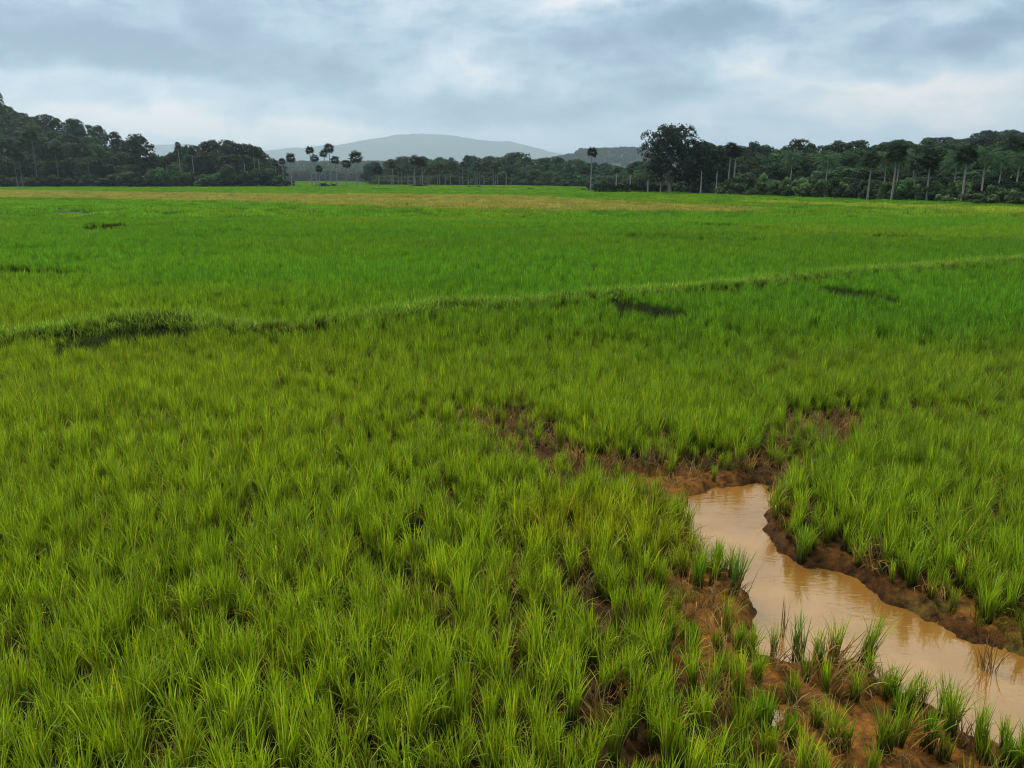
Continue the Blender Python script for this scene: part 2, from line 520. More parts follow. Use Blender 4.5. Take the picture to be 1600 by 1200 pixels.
def leaf_material(name, base, mode, trans=0.4, rough=0.5, root=(0.09, 0.06, 0.02), tip=None, spec=0.35):
    """mode 'inst': tint from the scattered point; 'obj': tint from the object's colour"""
    m, L = new_mat(name)
    if mode == 'inst':
        t = L.n('ShaderNodeAttribute', attribute_name='tint', attribute_type='INSTANCER').outputs['Color']
    else:
        t = L.n('ShaderNodeObjectInfo').outputs['Color']
    rnd = L.n('ShaderNodeAttribute', attribute_name='rnd').outputs['Fac']
    hv = L.n('ShaderNodeAttribute', attribute_name='hv').outputs['Fac']
    v = L.ramp(rnd, [(0.0, tuple(LO.get(name, 0.5) * c for c in base)), (0.5, base), (0.9, tuple(min(HI.get(name, 1.55) * c, 1) for c in base)),
                     (1.0, (base[0] * 2.6, base[1] * 1.7, base[2] * 2.0))])
    c = L.mixc(1.0, v, t, 'MULTIPLY')
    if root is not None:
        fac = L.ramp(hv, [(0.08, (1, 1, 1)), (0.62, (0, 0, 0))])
        c = L.mixc(fac, c, (*root, 1))  # brown sheath colour, darkened further to paint shade between the clumps
    d = L.n('ShaderNodeBsdfPrincipled', ins={'Base Color': c, 'Roughness': rough, 'Specular IOR Level': spec})
    tr = L.n('ShaderNodeBsdfTranslucent', ins={'Color': L.mixc(1.0, c, (1.15, 1.25, 0.7, 1), 'MULTIPLY')})
    mx = L.n('ShaderNodeMixShader', ins={0: trans, 1: d, 2: tr})
    L.n('ShaderNodeOutputMaterial', ins={'Surface': mx})
    return m


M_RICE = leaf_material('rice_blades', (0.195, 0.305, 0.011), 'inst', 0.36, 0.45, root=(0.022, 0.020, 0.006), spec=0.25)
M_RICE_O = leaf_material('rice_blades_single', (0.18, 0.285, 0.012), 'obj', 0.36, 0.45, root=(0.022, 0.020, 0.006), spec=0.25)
M_STRAW = leaf_material('straw', (0.26, 0.15, 0.035), 'inst', 0.25, 0.6, root=None)
M_STRAW_O = leaf_material('straw_single', (0.16, 0.085, 0.03), 'obj', 0.25, 0.6, root=None)
M_LEAF = leaf_material('tree_leaves', (0.031, 0.056, 0.024), 'obj', 0.2, 0.6, root=None, spec=0.1)
M_LEAF_I = leaf_material('far_tree_leaves', (0.034, 0.060, 0.026), 'inst', 0.2, 0.55, root=None, spec=0.2)
M_BARK, B = new_mat('bark')
oi = B.n('ShaderNodeObjectInfo')
bn = B.n('ShaderNodeTexNoise', ins={'Vector': B.n('ShaderNodeMapping', ins={'Vector': B.n('ShaderNodeTexCoord').outputs['Object'], 'Scale': (3, 3, 0.8)}), 'Scale': 2.0, 'Detail': 6.0})
bc = B.mixc(1.0, B.ramp(bn.outputs['Fac'], [(0.3, (0.45, 0.45, 0.45)), (0.7, (1.2, 1.2, 1.2))]), oi.outputs['Color'], 'MULTIPLY')
B.n('ShaderNodeOutputMaterial', ins={'Surface': B.n('ShaderNodeBsdfPrincipled', ins={'Base Color': bc, 'Roughness': 0.85})})


# ------------------------------------------------------------------ rice tuft prototypes
def tuft_mesh(name, r, n, h, spread, w, segs, mat, droop=0.5, base=0.04, lean=0.0, dead=0.0):
    """n blades, each a tapering bent ribbon of segs pieces; numpy arrays"""
    k = segs + 1
    ang = r.rand(n) * 2 * PI
    rb = base * np.sqrt(r.rand(n))
    ba = r.rand(n) * 2 * PI
    bx, by = rb * np.cos(ba), rb * np.sin(ba)
    tilt = spread * (0.15 + 0.95 * r.rand(n) ** 1.1)
    L = h * (0.55 + 0.5 * r.rand(n) ** 0.7)
    dr = droop * r.rand(n) ** 3 * 2.0
    wd = w * (0.7 + 0.6 * r.rand(n))
    t = np.linspace(0, 1, k)[None, :]
    th = tilt[:, None] * (0.35 + 0.65 * t) + dr[:, None] * t ** 2.2
    ds = (L / segs)[:, None] * np.ones((n, segs))
    thm = 0.5 * (th[:, 1:] + th[:, :-1])
    rad = np.concatenate([np.zeros((n, 1)), np.cumsum(np.sin(thm) * ds, 1)], 1)
    zz = np.concatenate([np.zeros((n, 1)), np.cumsum(np.cos(thm) * ds, 1)], 1)
    cx = bx[:, None] + rad * np.cos(ang)[:, None] + lean * t * L[:, None]
    cy = by[:, None] + rad * np.sin(ang)[:, None]
    prof = np.interp(np.linspace(0, 1, k), [0, 0.15, 0.5, 0.8, 1.0], [0.55, 0.9, 1.0, 0.65, 0.04])[None, :]
    fa = ang + PI / 2 + (r.rand(n) - 0.5) * 2.2
    hx = 0.5 * wd[:, None] * prof * np.cos(fa)[:, None]
    hy = 0.5 * wd[:, None] * prof * np.sin(fa)[:, None]
    Lf = np.stack([cx - hx, cy - hy, zz], 2)
    Rt = np.stack([cx + hx, cy + hy, zz], 2)
    V = np.stack([Lf, Rt], 2).reshape(-1, 3)
    b0 = (np.arange(n) * k * 2)[:, None] + (np.arange(segs) * 2)[None, :]
    b0 = b0.ravel()
    Fq = np.stack([b0, b0 + 1, b0 + 3, b0 + 2], 1)
    me = mesh_np(name, V, Fq, mat, True)
    pattr(me, 'rnd', np.repeat(r.rand(n), 2 * k))
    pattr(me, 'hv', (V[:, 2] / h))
    return me


def proto_coll(name, meshes):
    c = bpy.data.collections.new(name)
    for i, me in enumerate(meshes):
        c.objects.link(bpy.data.objects.new('%s_%02d' % (name, i), me))
    return c


def gn_tree(coll):
    nt = bpy.data.node_groups.new('scatter_' + coll.name, 'GeometryNodeTree')
    nt.interface.new_socket('Geometry', in_out='INPUT', socket_type='NodeSocketGeometry')
    nt.interface.new_socket('Geometry', in_out='OUTPUT', socket_type='NodeSocketGeometry')
    N, Lk = nt.nodes.new, nt.links.new
    gi, go = N('NodeGroupInput'), N('NodeGroupOutput')
    ci = N('GeometryNodeCollectionInfo')
    ci.inputs['Collection'].default_value = coll
    ci.inputs['Separate Children'].default_value = True
    ci.inputs['Reset Children'].default_value = True
    ip = N('GeometryNodeInstanceOnPoints')
    ip.inputs['Pick Instance'].default_value = True

    def att(nm, ty):
        a = N('GeometryNodeInputNamedAttribute')
        a.data_type = ty
        a.inputs['Name'].default_value = nm
        return a.outputs['Attribute']
    e2r = N('FunctionNodeEulerToRotation')
    Lk(att('rot', 'FLOAT_VECTOR'), e2r.inputs[0])
    Lk(e2r.outputs[0], ip.inputs['Rotation'])
    Lk(att('scl', 'FLOAT_VECTOR'), ip.inputs['Scale'])
    Lk(att('idx', 'INT'), ip.inputs['Instance Index'])
    Lk(ci.outputs[0], ip.inputs['Instance'])
    Lk(gi.outputs[0], ip.inputs['Points'])
    Lk(ip.outputs[0], go.inputs[0])
    return nt


def scatter(name, coll, P, scl, tint, tilt=0.12, label=None, cat=None):
    n = len(P)
    if scl.ndim == 1:
        scl = np.stack([scl] * 3, 1)
    me = bpy.data.meshes.new(name)
    me.vertices.add(n)
    me.vertices.foreach_set('co', P.ravel())
    rot = np.stack([rs.randn(n) * tilt, rs.randn(n) * tilt, rs.rand(n) * 2 * PI], 1)
    pattr(me, 'rot', rot, 'FLOAT_VECTOR')
    pattr(me, 'scl', scl, 'FLOAT_VECTOR')
    pattr(me, 'idx', rs.randint(0, len(coll.objects), n), 'INT')
    pattr(me, 'tint', tint, 'FLOAT_COLOR')
    o = link(name, me)
    md = o.modifiers.new('scatter', 'NODES')
    md.node_group = gn_tree(coll)
    tag(o, label, cat, kind='stuff')
    print('scatter', name, n)
    return o


def jgrid(x0, x1, y0, y1, s, j=0.9):
    a, b = np.meshgrid(np.arange(x0, x1, s), np.arange(y0, y1, s))
    a, b = a.ravel(), b.ravel()
    b = b + ((np.round(a / s).astype(int) % 2) * 0.5 * s)
    return a + (rs.rand(len(a)) - 0.5) * s * j, b + (rs.rand(len(b)) - 0.5) * s * j


def in_view(x, y, m=3.0, k=0.74):
    return np.abs(x) < k * y + m


r = np.random.RandomState(3)
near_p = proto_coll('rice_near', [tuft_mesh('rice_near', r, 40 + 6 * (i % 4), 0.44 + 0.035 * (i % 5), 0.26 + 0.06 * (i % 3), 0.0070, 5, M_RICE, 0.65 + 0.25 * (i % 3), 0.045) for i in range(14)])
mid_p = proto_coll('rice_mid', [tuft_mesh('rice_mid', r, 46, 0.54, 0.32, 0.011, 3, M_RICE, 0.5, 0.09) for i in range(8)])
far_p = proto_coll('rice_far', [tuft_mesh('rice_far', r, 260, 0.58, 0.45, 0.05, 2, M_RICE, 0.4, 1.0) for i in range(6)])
straw_p = proto_coll('straw', [tuft_mesh('straw', r, 30, 0.36, 1.15, 0.007, 4, M_STRAW, 1.6, 0.08) for i in range(6)])
weed_p = proto_coll('weed', [tuft_mesh('weed', r, 30, 0.16, 0.8, 0.007, 3, M_RICE, 0.8, 0.09) for i in range(5)])


def gapfun(x, y):
    """1 = full crop, 0 = bare"""
    d = np.ones(len(x))
    jx = 0.5 * (fbm(x, y, 101, 0.8, 3) - 0.5)
    jy = 0.5 * (fbm(x, y, 111, 0.8, 3) - 0.5)
    m = y < 110
    for P, k in GAPS:
        s = sdf(x[m] + jx[m] * (1 + y[m] / 40), y[m] + jy[m] * (1 + y[m] / 20), P)
        d[m] = np.minimum(d[m], 1 - k * (1 - smooth(-0.12, 0.10, s)))
    m = (y < 18) & (x > -3) & (x < 18)
    for P in MUDS:
        s = sdf(x[m] + jx[m] * .6, y[m] + jy[m] * .6, P)
        d[m] = np.minimum(d[m], smooth(-0.15, 0.12, s) + 0.12)
    s = sdf(x[m], y[m], CHANNEL)
    d[m] = d[m] * (s > 0.03)
    for P in PUDDLES:
        d[m] = d[m] * (sdf(x[m], y[m], P) > 0.02)
    mf = y > 28
    lens = fbm(x * 0.16, y, 123, 1.6, 3)
    d = np.where(mf, d * (1 - 0.9 * smooth(0.63, 0.72, lens)), d)
    # random small holes in the stand
    hole = fbm(x, y, 121, 0.75, 2)
    near = 1 - smooth(14, 40, y)
    d = d * (1 - 0.92 * near * smooth(0.74, 0.84, hole))
    return d


def tint_at(x, y):
    n = len(x)
    t = np.ones((n, 3))
    yel = fbm(x, y, 131, 5.0, 4)
    # warm yellow green close by and to the left, deeper green further out
    warm = (1 - smooth(9, 30, y + 0.45 * x)) * 0.9 + 0.5 * (yel - 0.5)
    warm = np.clip(warm, 0, 1)[:, None]
    deep = np.array([0.62, 0.90, 1.0])
    t = deep * (1 - warm) + np.array([1.24, 1.04, 0.8]) * warm
    band = fbm(x * 0.25, y, 141, 9.0, 4)
    t = t * (0.80 + 0.42 * band)[:, None]
    ol = smooth(0.52, 0.68, fbm(x, y, 151, 14.0, 3))[:, None] * smooth(30, 60, y)[:, None]
    t = t * (1 - 0.35 * ol) + np.array([1.35, 1.05, 1.0]) * 0.35 * ol
    # right foreground field is warmer
    rw = (smooth(3.5, 6.5, x) * (1 - smooth(13, 20, y)))[:, None]
    t = t * (1 - 0.6 * rw) + np.array([1.05, 0.92, 1.1]) * 0.6 * rw
    # ripening strip
    d = sdf(x, y + 8 * (fbm(x, y, 161, 25.0, 3) - 0.5), YELLOW)
    yb = (1 - smooth(-2.0, 1.5, d))[:, None] * np.clip(0.40 + 1.1 * fbm(x * 0.3, y, 162, 4.0, 4), 0, 1)[:, None]
    t = t * (1 - yb) + np.array([1.80, 0.98, 6.0]) * yb
    d = sdf(x, y, PATHY)
    yb = (1 - smooth(-1, 1.5, d))[:, None] * 0.75
    t = t * (1 - yb) + np.array([1.75, 1.25, 3.0]) * yb
    d = sdf(x, y, YTUFT)
    yb = (1 - smooth(-0.3, 0.4, d))[:, None] * 0.6
    t = t * (1 - yb) + np.array([1.75, 1.12, 0.7]) * yb
    t *= (0.72 + 0.5 * rs.rand(n))[:, None]
    return t


def bund_d(x, y):
    d = np.full(len(x), 1e3)
    m = (y > 8) & (y < 90)
    jx = 1.0 * (fbm(x, y, 171, 3.0, 3) - 0.5)
    for B in (BUND, BUND2):
        d[m] = np.minimum(d[m], seg_dist(x[m], y[m] + jx[m], B, False) * (1 if B is BUND else 0.8))
    return d


def crop(name, coll, P2, s0, label=None, hmul=1.0):
    x, y = P2
    k = in_view(x, y)
    x, y = x[k], y[k]
    k = wood_edge(x, y) < 1.0
    x, y = x[k], y[k]
    k = rs.rand(len(x)) < gapfun(x, y)
    x, y = x[k], y[k]
    z = height(x, y)
    t = tint_at(x, y)
    s = s0 * (0.66 + 0.5 * rs.rand(len(x))) * (0.82 + 0.36 * fbm(x, y, 181, 2.0, 3))
    b = bund_d(x, y)
    bw = 1 - smooth(0.25, 0.75, b)
    s = s * (1 - 0.30 * bw)
    t = t * (1 - 0.5 * bw[:, None]) + np.array([1.25, 1.15, 3.0]) * 0.5 * bw[:, None]
    # weaker plants next to bare mud
    m = (y < 16) & (x > -2)
    edge = np.full(len(x), 9.0)
    for P in MUDS + [CHANNEL]:
        edge[m] = np.minimum(edge[m], sdf(x[m], y[m], P))
    s = s * (0.80 + 0.20 * smooth(0.0, 0.8, edge))
    scl = np.stack([s, s, s * hmul * (0.9 + 0.2 * rs.rand(len(s)))], 1)
    return scatter(name, coll, np.stack([x, y, z - 0.01], 1), scl, t, 0.07 if s0 < 1.5 else 0.03, label, 'rice crop')


crop('rice_crop_foreground', near_p, jgrid(-16, 16, 2.4, 17, 0.155), 1.0, 'near rice plants in separate leafy clumps around the muddy channel')
crop('rice_crop_midfield', mid_p, jgrid(-62, 62, 17, 75, 0.235), 1.03, 'deep green rice standing between the grassy bank and the channel field')
x, y = jgrid(-330, 330, 75, 620, 1.35)
crop('rice_crop_distant', far_p, (x, y), 1.0, 'distant flat rice with a ripening yellow strip before the woods')

x, y = jgrid(-60, 60, 12, 62, 0.15)
b = np.full(len(x), 9.0)
b = seg_dist(x, y + 1.6 * (fbm(x, y, 171, 2.2, 4) - 0.5), BUND, False)
k = in_view(x, y) & (b < 0.62) & (rs.rand(len(x)) < 0.3 + 0.8 * smooth(0.35, 0.55, fbm(x, y, 173, 1.5, 3)))
x, y, b = x[k], y[k], b[k]
t = np.array([1.12, 1.12, 3.0]) * (0.7 + 0.6 * rs.rand(len(x)))[:, None]
t = t * (1 - 0.35 * smooth(0.3, 0.6, b)[:, None])
scatter('bank_grass', weed_p, np.stack([x, y, height(x, y) - 0.01], 1), 1.3 + 1.2 * rs.rand(len(x)), t, 0.2,
        'pale short grass along the winding field bank', 'grass')

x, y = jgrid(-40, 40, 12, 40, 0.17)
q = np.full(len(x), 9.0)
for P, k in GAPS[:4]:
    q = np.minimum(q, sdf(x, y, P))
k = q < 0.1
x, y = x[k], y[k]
t = np.array([0.17, 0.16, 0.5]) * (0.5 + 0.9 * rs.rand(len(x)))[:, None]  # very dark tint puts the hollow's shade into the weed colour
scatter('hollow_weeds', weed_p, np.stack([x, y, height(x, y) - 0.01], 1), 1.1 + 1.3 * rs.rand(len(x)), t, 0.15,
        'tangled weeds, tinted dark for shade, filling the hollows along the winding bank', 'weeds')

# dry straw and weeds at the edges of bare earth
x, y = jgrid(-16, 16, 2.6, 17, 0.22)
k = in_view(x, y)
x, y = x[k], y[k]
g = gapfun(x, y)
m = (y < 17)
wat = np.full(len(x), 9.0)
k2 = x > -3
wat[k2] = sdf(x[k2], y[k2], CHANNEL)
for P in PUDDLES:
    wat = np.minimum(wat, sdf(x, y, P))
bare = 1 - g
mudd = np.full(len(x), 9.0)
for P in MUDS:
    mudd = np.minimum(mudd, sdf(x, y, P))
pr = 0.25 + 0.6 * smooth(0.3, 0.8, bare) * (mudd > 0.0) + 0.0
pr = np.where(mudd < 0.0, 0.16 + 0.5 * smooth(-0.35, 0.0, mudd), pr)
pr = pr + 0.8 * (wat < 0.6) * (x + 0.4 * y > 8.2)
k = (rs.rand(len(x)) < pr) & (wat > 0.02)
xs, ys = x[k], y[k]
t = np.ones((len(xs), 3)) * (0.35 + 0.75 * rs.rand(len(xs)))[:, None]
scatter('dry_straw', straw_p, np.stack([xs, ys, height(xs, ys) - 0.01], 1), 0.6 + 0.7 * rs.rand(len(xs)), t, 0.25,
        'withered straw strands lying between the rice clumps and on the mud', 'straw')
x, y = jgrid(0.5, 14, 3, 13, 0.10)
k = in_view(x, y)
x, y = x[k], y[k]
mudd = np.full(len(x), 9.0)
for P in MUDS:
    mudd = np.minimum(mudd, sdf(x, y, P))
w = fbm(x, y, 191, 0.6, 3)
right = np.where(sdf(x, y, MUDS[6]) < 0.5, 1.0, 0.0)
pr = smooth(0.45, 0.62, w) * (0.55 + 0.45 * right) + 0.4 * right
k = (mudd < 0.35) & (sdf(x, y, CHANNEL) > 0.05) & (rs.rand(len(x)) < pr * (0.35 + 0.65 * (x > 3.0)))
x, y = x[k], y[k]
t = np.array([0.95, 0.62, 1.0]) * (0.5 + 0.8 * rs.rand(len(x)))[:, None]
scatter('ground_weeds', weed_p, np.stack([x, y, height(x, y) - 0.01], 1), 0.35 + 0.6 * rs.rand(len(x)), t, 0.2,
        'low olive weeds creeping over the bare mud banks', 'weeds')

# ------------------------------------------------------------------ single plants standing in the mud and water
TUFTS = [  # base px, base py, top py, blades, spread, lean, straw?, label
    (1090, 925, 856, 60, 0.22, 0.03, 0, 'slim upright rice tuft at the left water edge, leftmost of the three together', 'green'),
    (1117, 908, 836, 60, 0.20, 0.0, 0, 'tallest upright rice tuft of the three at the left water edge', 'green'),
    (1146, 933, 852, 75, 0.38, 0.12, 0, 'grey green rice tuft spreading over the bend of the channel', 'grey'),
    (1246, 1033, 944, 42, 0.20, 0.0, 0, 'sparse dark reed-like tuft on the tip of the near mud spit', 'grey'),
    (1276, 1046, 990, 34, 0.28, 0.05, 0, 'small bluish rice tuft just right of the sparse dark tuft', 'grey'),
    (1299, 1042, 1000, 22, 0.25, 0.0, 1, 'short brown withered tuft on the mud spit', 'brown'),
    (1344, 1042, 946, 75, 0.26, 0.30, 0, 'pale green rice tuft leaning right over the water at the mud spit', 'pale'),
    (1425, 1100, 1042, 16, 0.25, 0.05, 1, 'brown dead stalk tuft standing in the water beside the near bank', 'brown'),
    (1448, 1172, 1098, 70, 0.30, 0.05, 0, 'dense dark rice tuft on the near shore below the brown stalks', 'green'),
    (1402, 1118, 1066, 50, 0.25, 0.02, 0, 'small rice tuft at the waterline left of the brown stalks', 'green'),
    (1493, 1122, 1068, 5, 0.30, 0.15, 1, 'few thin bent twigs rising alone out of the open water', 'brown'),
    (1225, 985, 925, 7, 0.08, 0.0, 1, 'thin bare reed stems standing in mid channel above the mud spit', 'brown'),
    (1192, 1140, 1066, 75, 0.34, 0.0, 0, 'dark bushy rice tuft standing in the small puddle', 'green'),
    (1236, 1098, 1052, 40, 0.22, 0.0, 0, 'narrow rice tuft behind the small puddle', 'green'),
    (1233, 1160, 1100, 60, 0.24, 0.0, 0, 'rice tuft on mud to the right of the small puddle', 'green'),
    (1275, 1140, 1088, 50, 0.35, 0.0, 0, 'olive rice tuft on bare mud in the middle of the near shore', 'olive'),
    (1316, 1178, 1110, 70, 0.35, 0.0, 0, 'wide olive rice tuft near the bottom edge on the near shore', 'olive'),
    (1380, 1186, 1098, 90, 0.42, 0.0, 0, 'broadest yellow green rice tuft on the near shore', 'olive'),
    (1475, 1185, 1138, 40, 0.35, 0.0, 0, 'low olive rice tuft at the near waterline by the dense dark tuft', 'olive'),
    (1537, 1196, 1136, 45, 0.30, 0.0, 0, 'rice tuft in the bottom right corner, the left one of two', 'olive'),
    (1572, 1205, 1140, 55, 0.32, 0.0, 0, 'rice tuft in the bottom right corner, the right one of two', 'green'),
    (1083, 1018, 962, 55, 0.26, 0.0, 0, 'short rice tuft on the orange mud left of the channel', 'green'),
    (1119, 1018, 976, 36, 0.30, 0.0, 0, 'weak olive tuft between two rice tufts on the orange mud', 'olive'),
    (1154, 1022, 964, 60, 0.30, 0.04, 0, 'rice tuft at the water edge beside the orange mud', 'green'),
    (1021, 985, 905, 65, 0.20, 0.0, 0, 'tall narrow rice tuft at the left border of the orange mud', 'green'),
    (1423, 925, 858, 50, 0.24, 0.0, 0, 'rice tuft alone on the right bank above the cut edge', 'green'),
    (1252, 872, 812, 70, 0.34, 0.0, 0, 'dark rice tuft growing out of the cut bank on the right', 'green'),
    (1546, 1036, 985, 28, 0.55, 0.0, 1, 'withered straw tuft hanging over the right bank', 'brown'),
    (930, 772, 712, 60, 0.26, 0.0, 0, 'rice tuft alone on the brown earth left of the channel head', 'green'),
]
TC = {'green': (0.85, 0.95, 0.9, 1), 'grey': (0.72, 0.78, 2.6, 1), 'pale': (1.35, 1.1, 2.4, 1), 'olive': (1.05, 0.85, 1.0, 1), 'brown': (1, 1, 1, 1)}
r = np.random.RandomState(17)
for (bx, by, ty, n, sp, ln, st, lab, cn) in TUFTS:
    x0, y0 = gp(bx, by, -0.03)
    z0 = float(height(np.array([x0]), np.array([y0]))[0])
    # real height from its top
    _, yy, dz = px_dir(bx, ty)
    H = CAMH + dz / yy * y0 - z0
    H = min(max(H, 0.25), 0.75)
    me = tuft_mesh('tuft', r, n, H, sp, 0.0085, 6, M_STRAW_O if st else M_RICE_O, 0.55, 0.05 if n > 10 else 0.03, ln)
    o = link('dry_tuft' if st else 'rice_tuft', me, None, (x0, y0, z0 - 0.02))
    o.color = TC[cn]
    tag(o, lab, 'dry plant' if st else 'rice plant', 'withered plants by the channel' if st else 'single rice tufts on the mud and in the water')


# ------------------------------------------------------------------ trees
def tube(path, radii, sides=7):
    P = np.asarray(path, float)
    R = np.asarray(radii, float)
    n = len(P)
    a = np.linspace(0, 2 * PI, sides, endpoint=False)
    V = []
    for i in range(n):
        d = P[min(i + 1, n - 1)] - P[max(i - 1, 0)]
        d = d / (np.linalg.norm(d) + 1e-9)
        ref = np.array([1.0, 0, 0]) if abs(d[0]) < 0.9 else np.array([0, 1.0, 0])
        u = np.cross(d, ref); u /= np.linalg.norm(u)
        w = np.cross(d, u)
        V.append(P[i] + R[i] * (np.cos(a)[:, None] * u + np.sin(a)[:, None] * w))
    V = np.concatenate(V)
    F_ = []
    for i in range(n - 1):
        for j in range(sides):
            F_.append([i * sides + j, i * sides + (j + 1) % sides, (i + 1) * sides + (j + 1) % sides, (i + 1) * sides + j])
    return V, np.array(F_)


def join(parts):
    Vs, Fs, o = [], [], 0
    for v, f in parts:
        Vs.append(v); Fs.append(f + o); o += len(v)
    return np.concatenate(Vs), np.concatenate(Fs)


def cards(r, P, Nn, size, aspect=0.6):
    """leaf-spray quads at P facing roughly Nn"""
    n = len(P)
    Nn = Nn + 0.7 * r.randn(n, 3)
    Nn /= np.linalg.norm(Nn, axis=1)[:, None] + 1e-9
    ref = r.randn(n, 3)
    U = np.cross(Nn, ref); U /= np.linalg.norm(U, axis=1)[:, None] + 1e-9
    Wv = np.cross(Nn, U)
    s = size * (0.6 + 0.8 * r.rand(n))[:, None]
    a, b = U * s, Wv * s * aspect
    V = np.stack([P - a, P - b * 0.9 + 0.1 * a, P + a, P + b + 0.15 * a], 1).reshape(-1, 3)
    F_ = np.arange(n * 4).reshape(n, 4)
    return V, F_


def broad_tree(r, H, R, base, lobes, leaves, size, flat=0.75, open_=0.0):
    """returns trunk mesh, crown mesh. crown spans base..H with radius R"""
    ch = H - base
    L = []
    for i in range(lobes):
        t = (i + r.rand()) / lobes
        a = i * 2.39996 + r.rand() * 0.9
        lr = R * (0.24 + 0.20 * r.rand())
        prof = R * math.sqrt(max(0.05, 1 - ((t - 0.42) / 0.70) ** 2)) * (0.8 + 0.45 * r.rand()) - lr * 0.6
        rr = prof * (0.55 + 0.5 * r.rand())
        z = base + ch * (0.10 + 0.76 * t)
        L.append((rr * math.cos(a), rr * math.sin(a), z, lr))
    L.append((0, 0, base + ch * 0.55, R * 0.5))
    L.append((R * 0.12, 0, H - R * 0.34, R * 0.36))
    L = np.array(L)
    w = L[:, 3] ** 2
    idx = r.choice(len(L), leaves, p=w / w.sum())
    d = r.randn(leaves, 3)
    d /= np.linalg.norm(d, axis=1)[:, None]
    d[:, 2] = np.where(d[:, 2] < -0.5, -d[:, 2] * 0.6, d[:, 2])
    rad = L[idx, 3] * (0.72 + 0.36 * r.rand(leaves) ** 0.7)
    P = L[idx, :3] + d * rad[:, None] * np.array([1, 1, flat])
    # knock holes
    hn = np.sin(P[:, 0] * 1.9 + L[0, 0] * 3) * np.sin(P[:, 1] * 1.7 + 1.3) * np.sin(P[:, 2] * 2.1 + L[1, 1])
    nx3 = vnoise(P[:, 0] * 0.9 + P[:, 2] * 0.5 + 50, P[:, 1] * 0.9 - P[:, 2] * 0.6 + 50, int(r.randint(1000)))
    keep = (hn > (-0.6 + 0.3 * open_)) & (nx3 > 0.20 + 0.18 * open_)
    P, d, idx = P[keep], d[keep], idx[keep]
    V, Fq = cards(r, P, d + np.array([0, 0, 0.35]), size)
    cm = mesh_np('crown', V, Fq, M_LEAF)
    lob = r.rand(len(L))[idx]
    pattr(cm, 'rnd', np.repeat(np.clip(0.08 + 0.6 * lob + 0.36 * r.rand(len(P)) ** 1.5, 0, 0.97), 4))
    parts = []
    tr = R * 0.055 + 0.08
    parts.append(tube([(0, 0, -0.6), (0.05, 0, base * 0.5), (0.0, 0.1, base * 1.0), (0.1, 0.1, base + ch * 0.5)],
                      [tr * 1.5, tr, tr * 0.85, tr * 0.35]))
    for i in range(min(7, lobes)):
        q = L[i]
        st = np.array([0.03, 0.05, base * (0.8 + 0.3 * r.rand())])
        mid = (st + q[:3]) / 2 + np.array([0, 0, 0.15 * ch])
        parts.append(tube([st, mid, q[:3]], [tr * 0.5, tr * 0.3, tr * 0.1], 5))
    V, Fq = join(parts)
    return mesh_np('trunk', V, Fq, M_BARK, True), cm


def palmyra(r, H, R, double=False, slim=1.0):
    """fan palm: dense round head of stiff fans on a bare trunk"""
    V0, F0 = tube([(0, 0, -0.5), (0.02, 0, H * 0.3), (0.05, 0.03, H * 0.65), (0.1, 0, H - R)], [0.30 * slim, 0.17 * slim, 0.15 * slim, 0.16 * slim], 8)
    tm = mesh_np('trunk', V0, F0, M_BARK, True)
    heads = [(0.1, 0, H - R, R)]
    parts, rn = [], []
    for (cx, cy, cz, hr) in heads:
        for i in range(40):
            el = math.asin(-0.82 + 1.78 * ((i + 0.5) / 40))
            az = i * 2.39996 + r.rand() * 0.4
            d = np.array([math.cos(az) * math.cos(el), math.sin(az) * math.cos(el), math.sin(el)])
            side = np.cross(d, [0, 0, 1.0]); side /= np.linalg.norm(side) + 1e-9
            upv = np.cross(side, d)
            c0 = np.array([cx, cy, cz])
            p0 = c0 + d * hr * 0.05
            p1 = c0 + d * hr * (0.22 + 0.32 * r.rand())
            parts.append((np.array([p0 - side * 0.04, p0 + side * 0.04, p1 + side * 0.02, p1 - side * 0.02]), np.array([[0, 1, 2, 3]])))
            rn += [0.6] * 4
            fl = hr * (0.42 + 0.14 * r.rand())
            tw = (r.rand() - 0.5) * 1.2
            s2 = side * math.cos(tw) + upv * math.sin(tw)
            seg = 9
            for j in range(seg):                       # pleated fan fingers with gaps at the rim
                a0 = (j / seg - 0.5) * 3.6
                a1 = ((j + 0.78) / seg - 0.5) * 3.6
                am = (a0 + a1) / 2
                q = lambda a, L: p1 + (d * math.cos(a) + s2 * math.sin(a)) * fl * L
                dip = -0.04 * hr
                tip = q(am, 1.0) + np.array([0, 0, dip])
                parts.append((np.array([p1, q(a0, 0.58), tip, q(a1, 0.58)]), np.array([[0, 1, 2, 3]])))
                rn += [0.2 + 0.5 * r.rand()] * 4
    V, Fq = join(parts)
    cm = mesh_np('crown', V, Fq, M_LEAF)
    pattr(cm, 'rnd', rn)
    return tm, cm


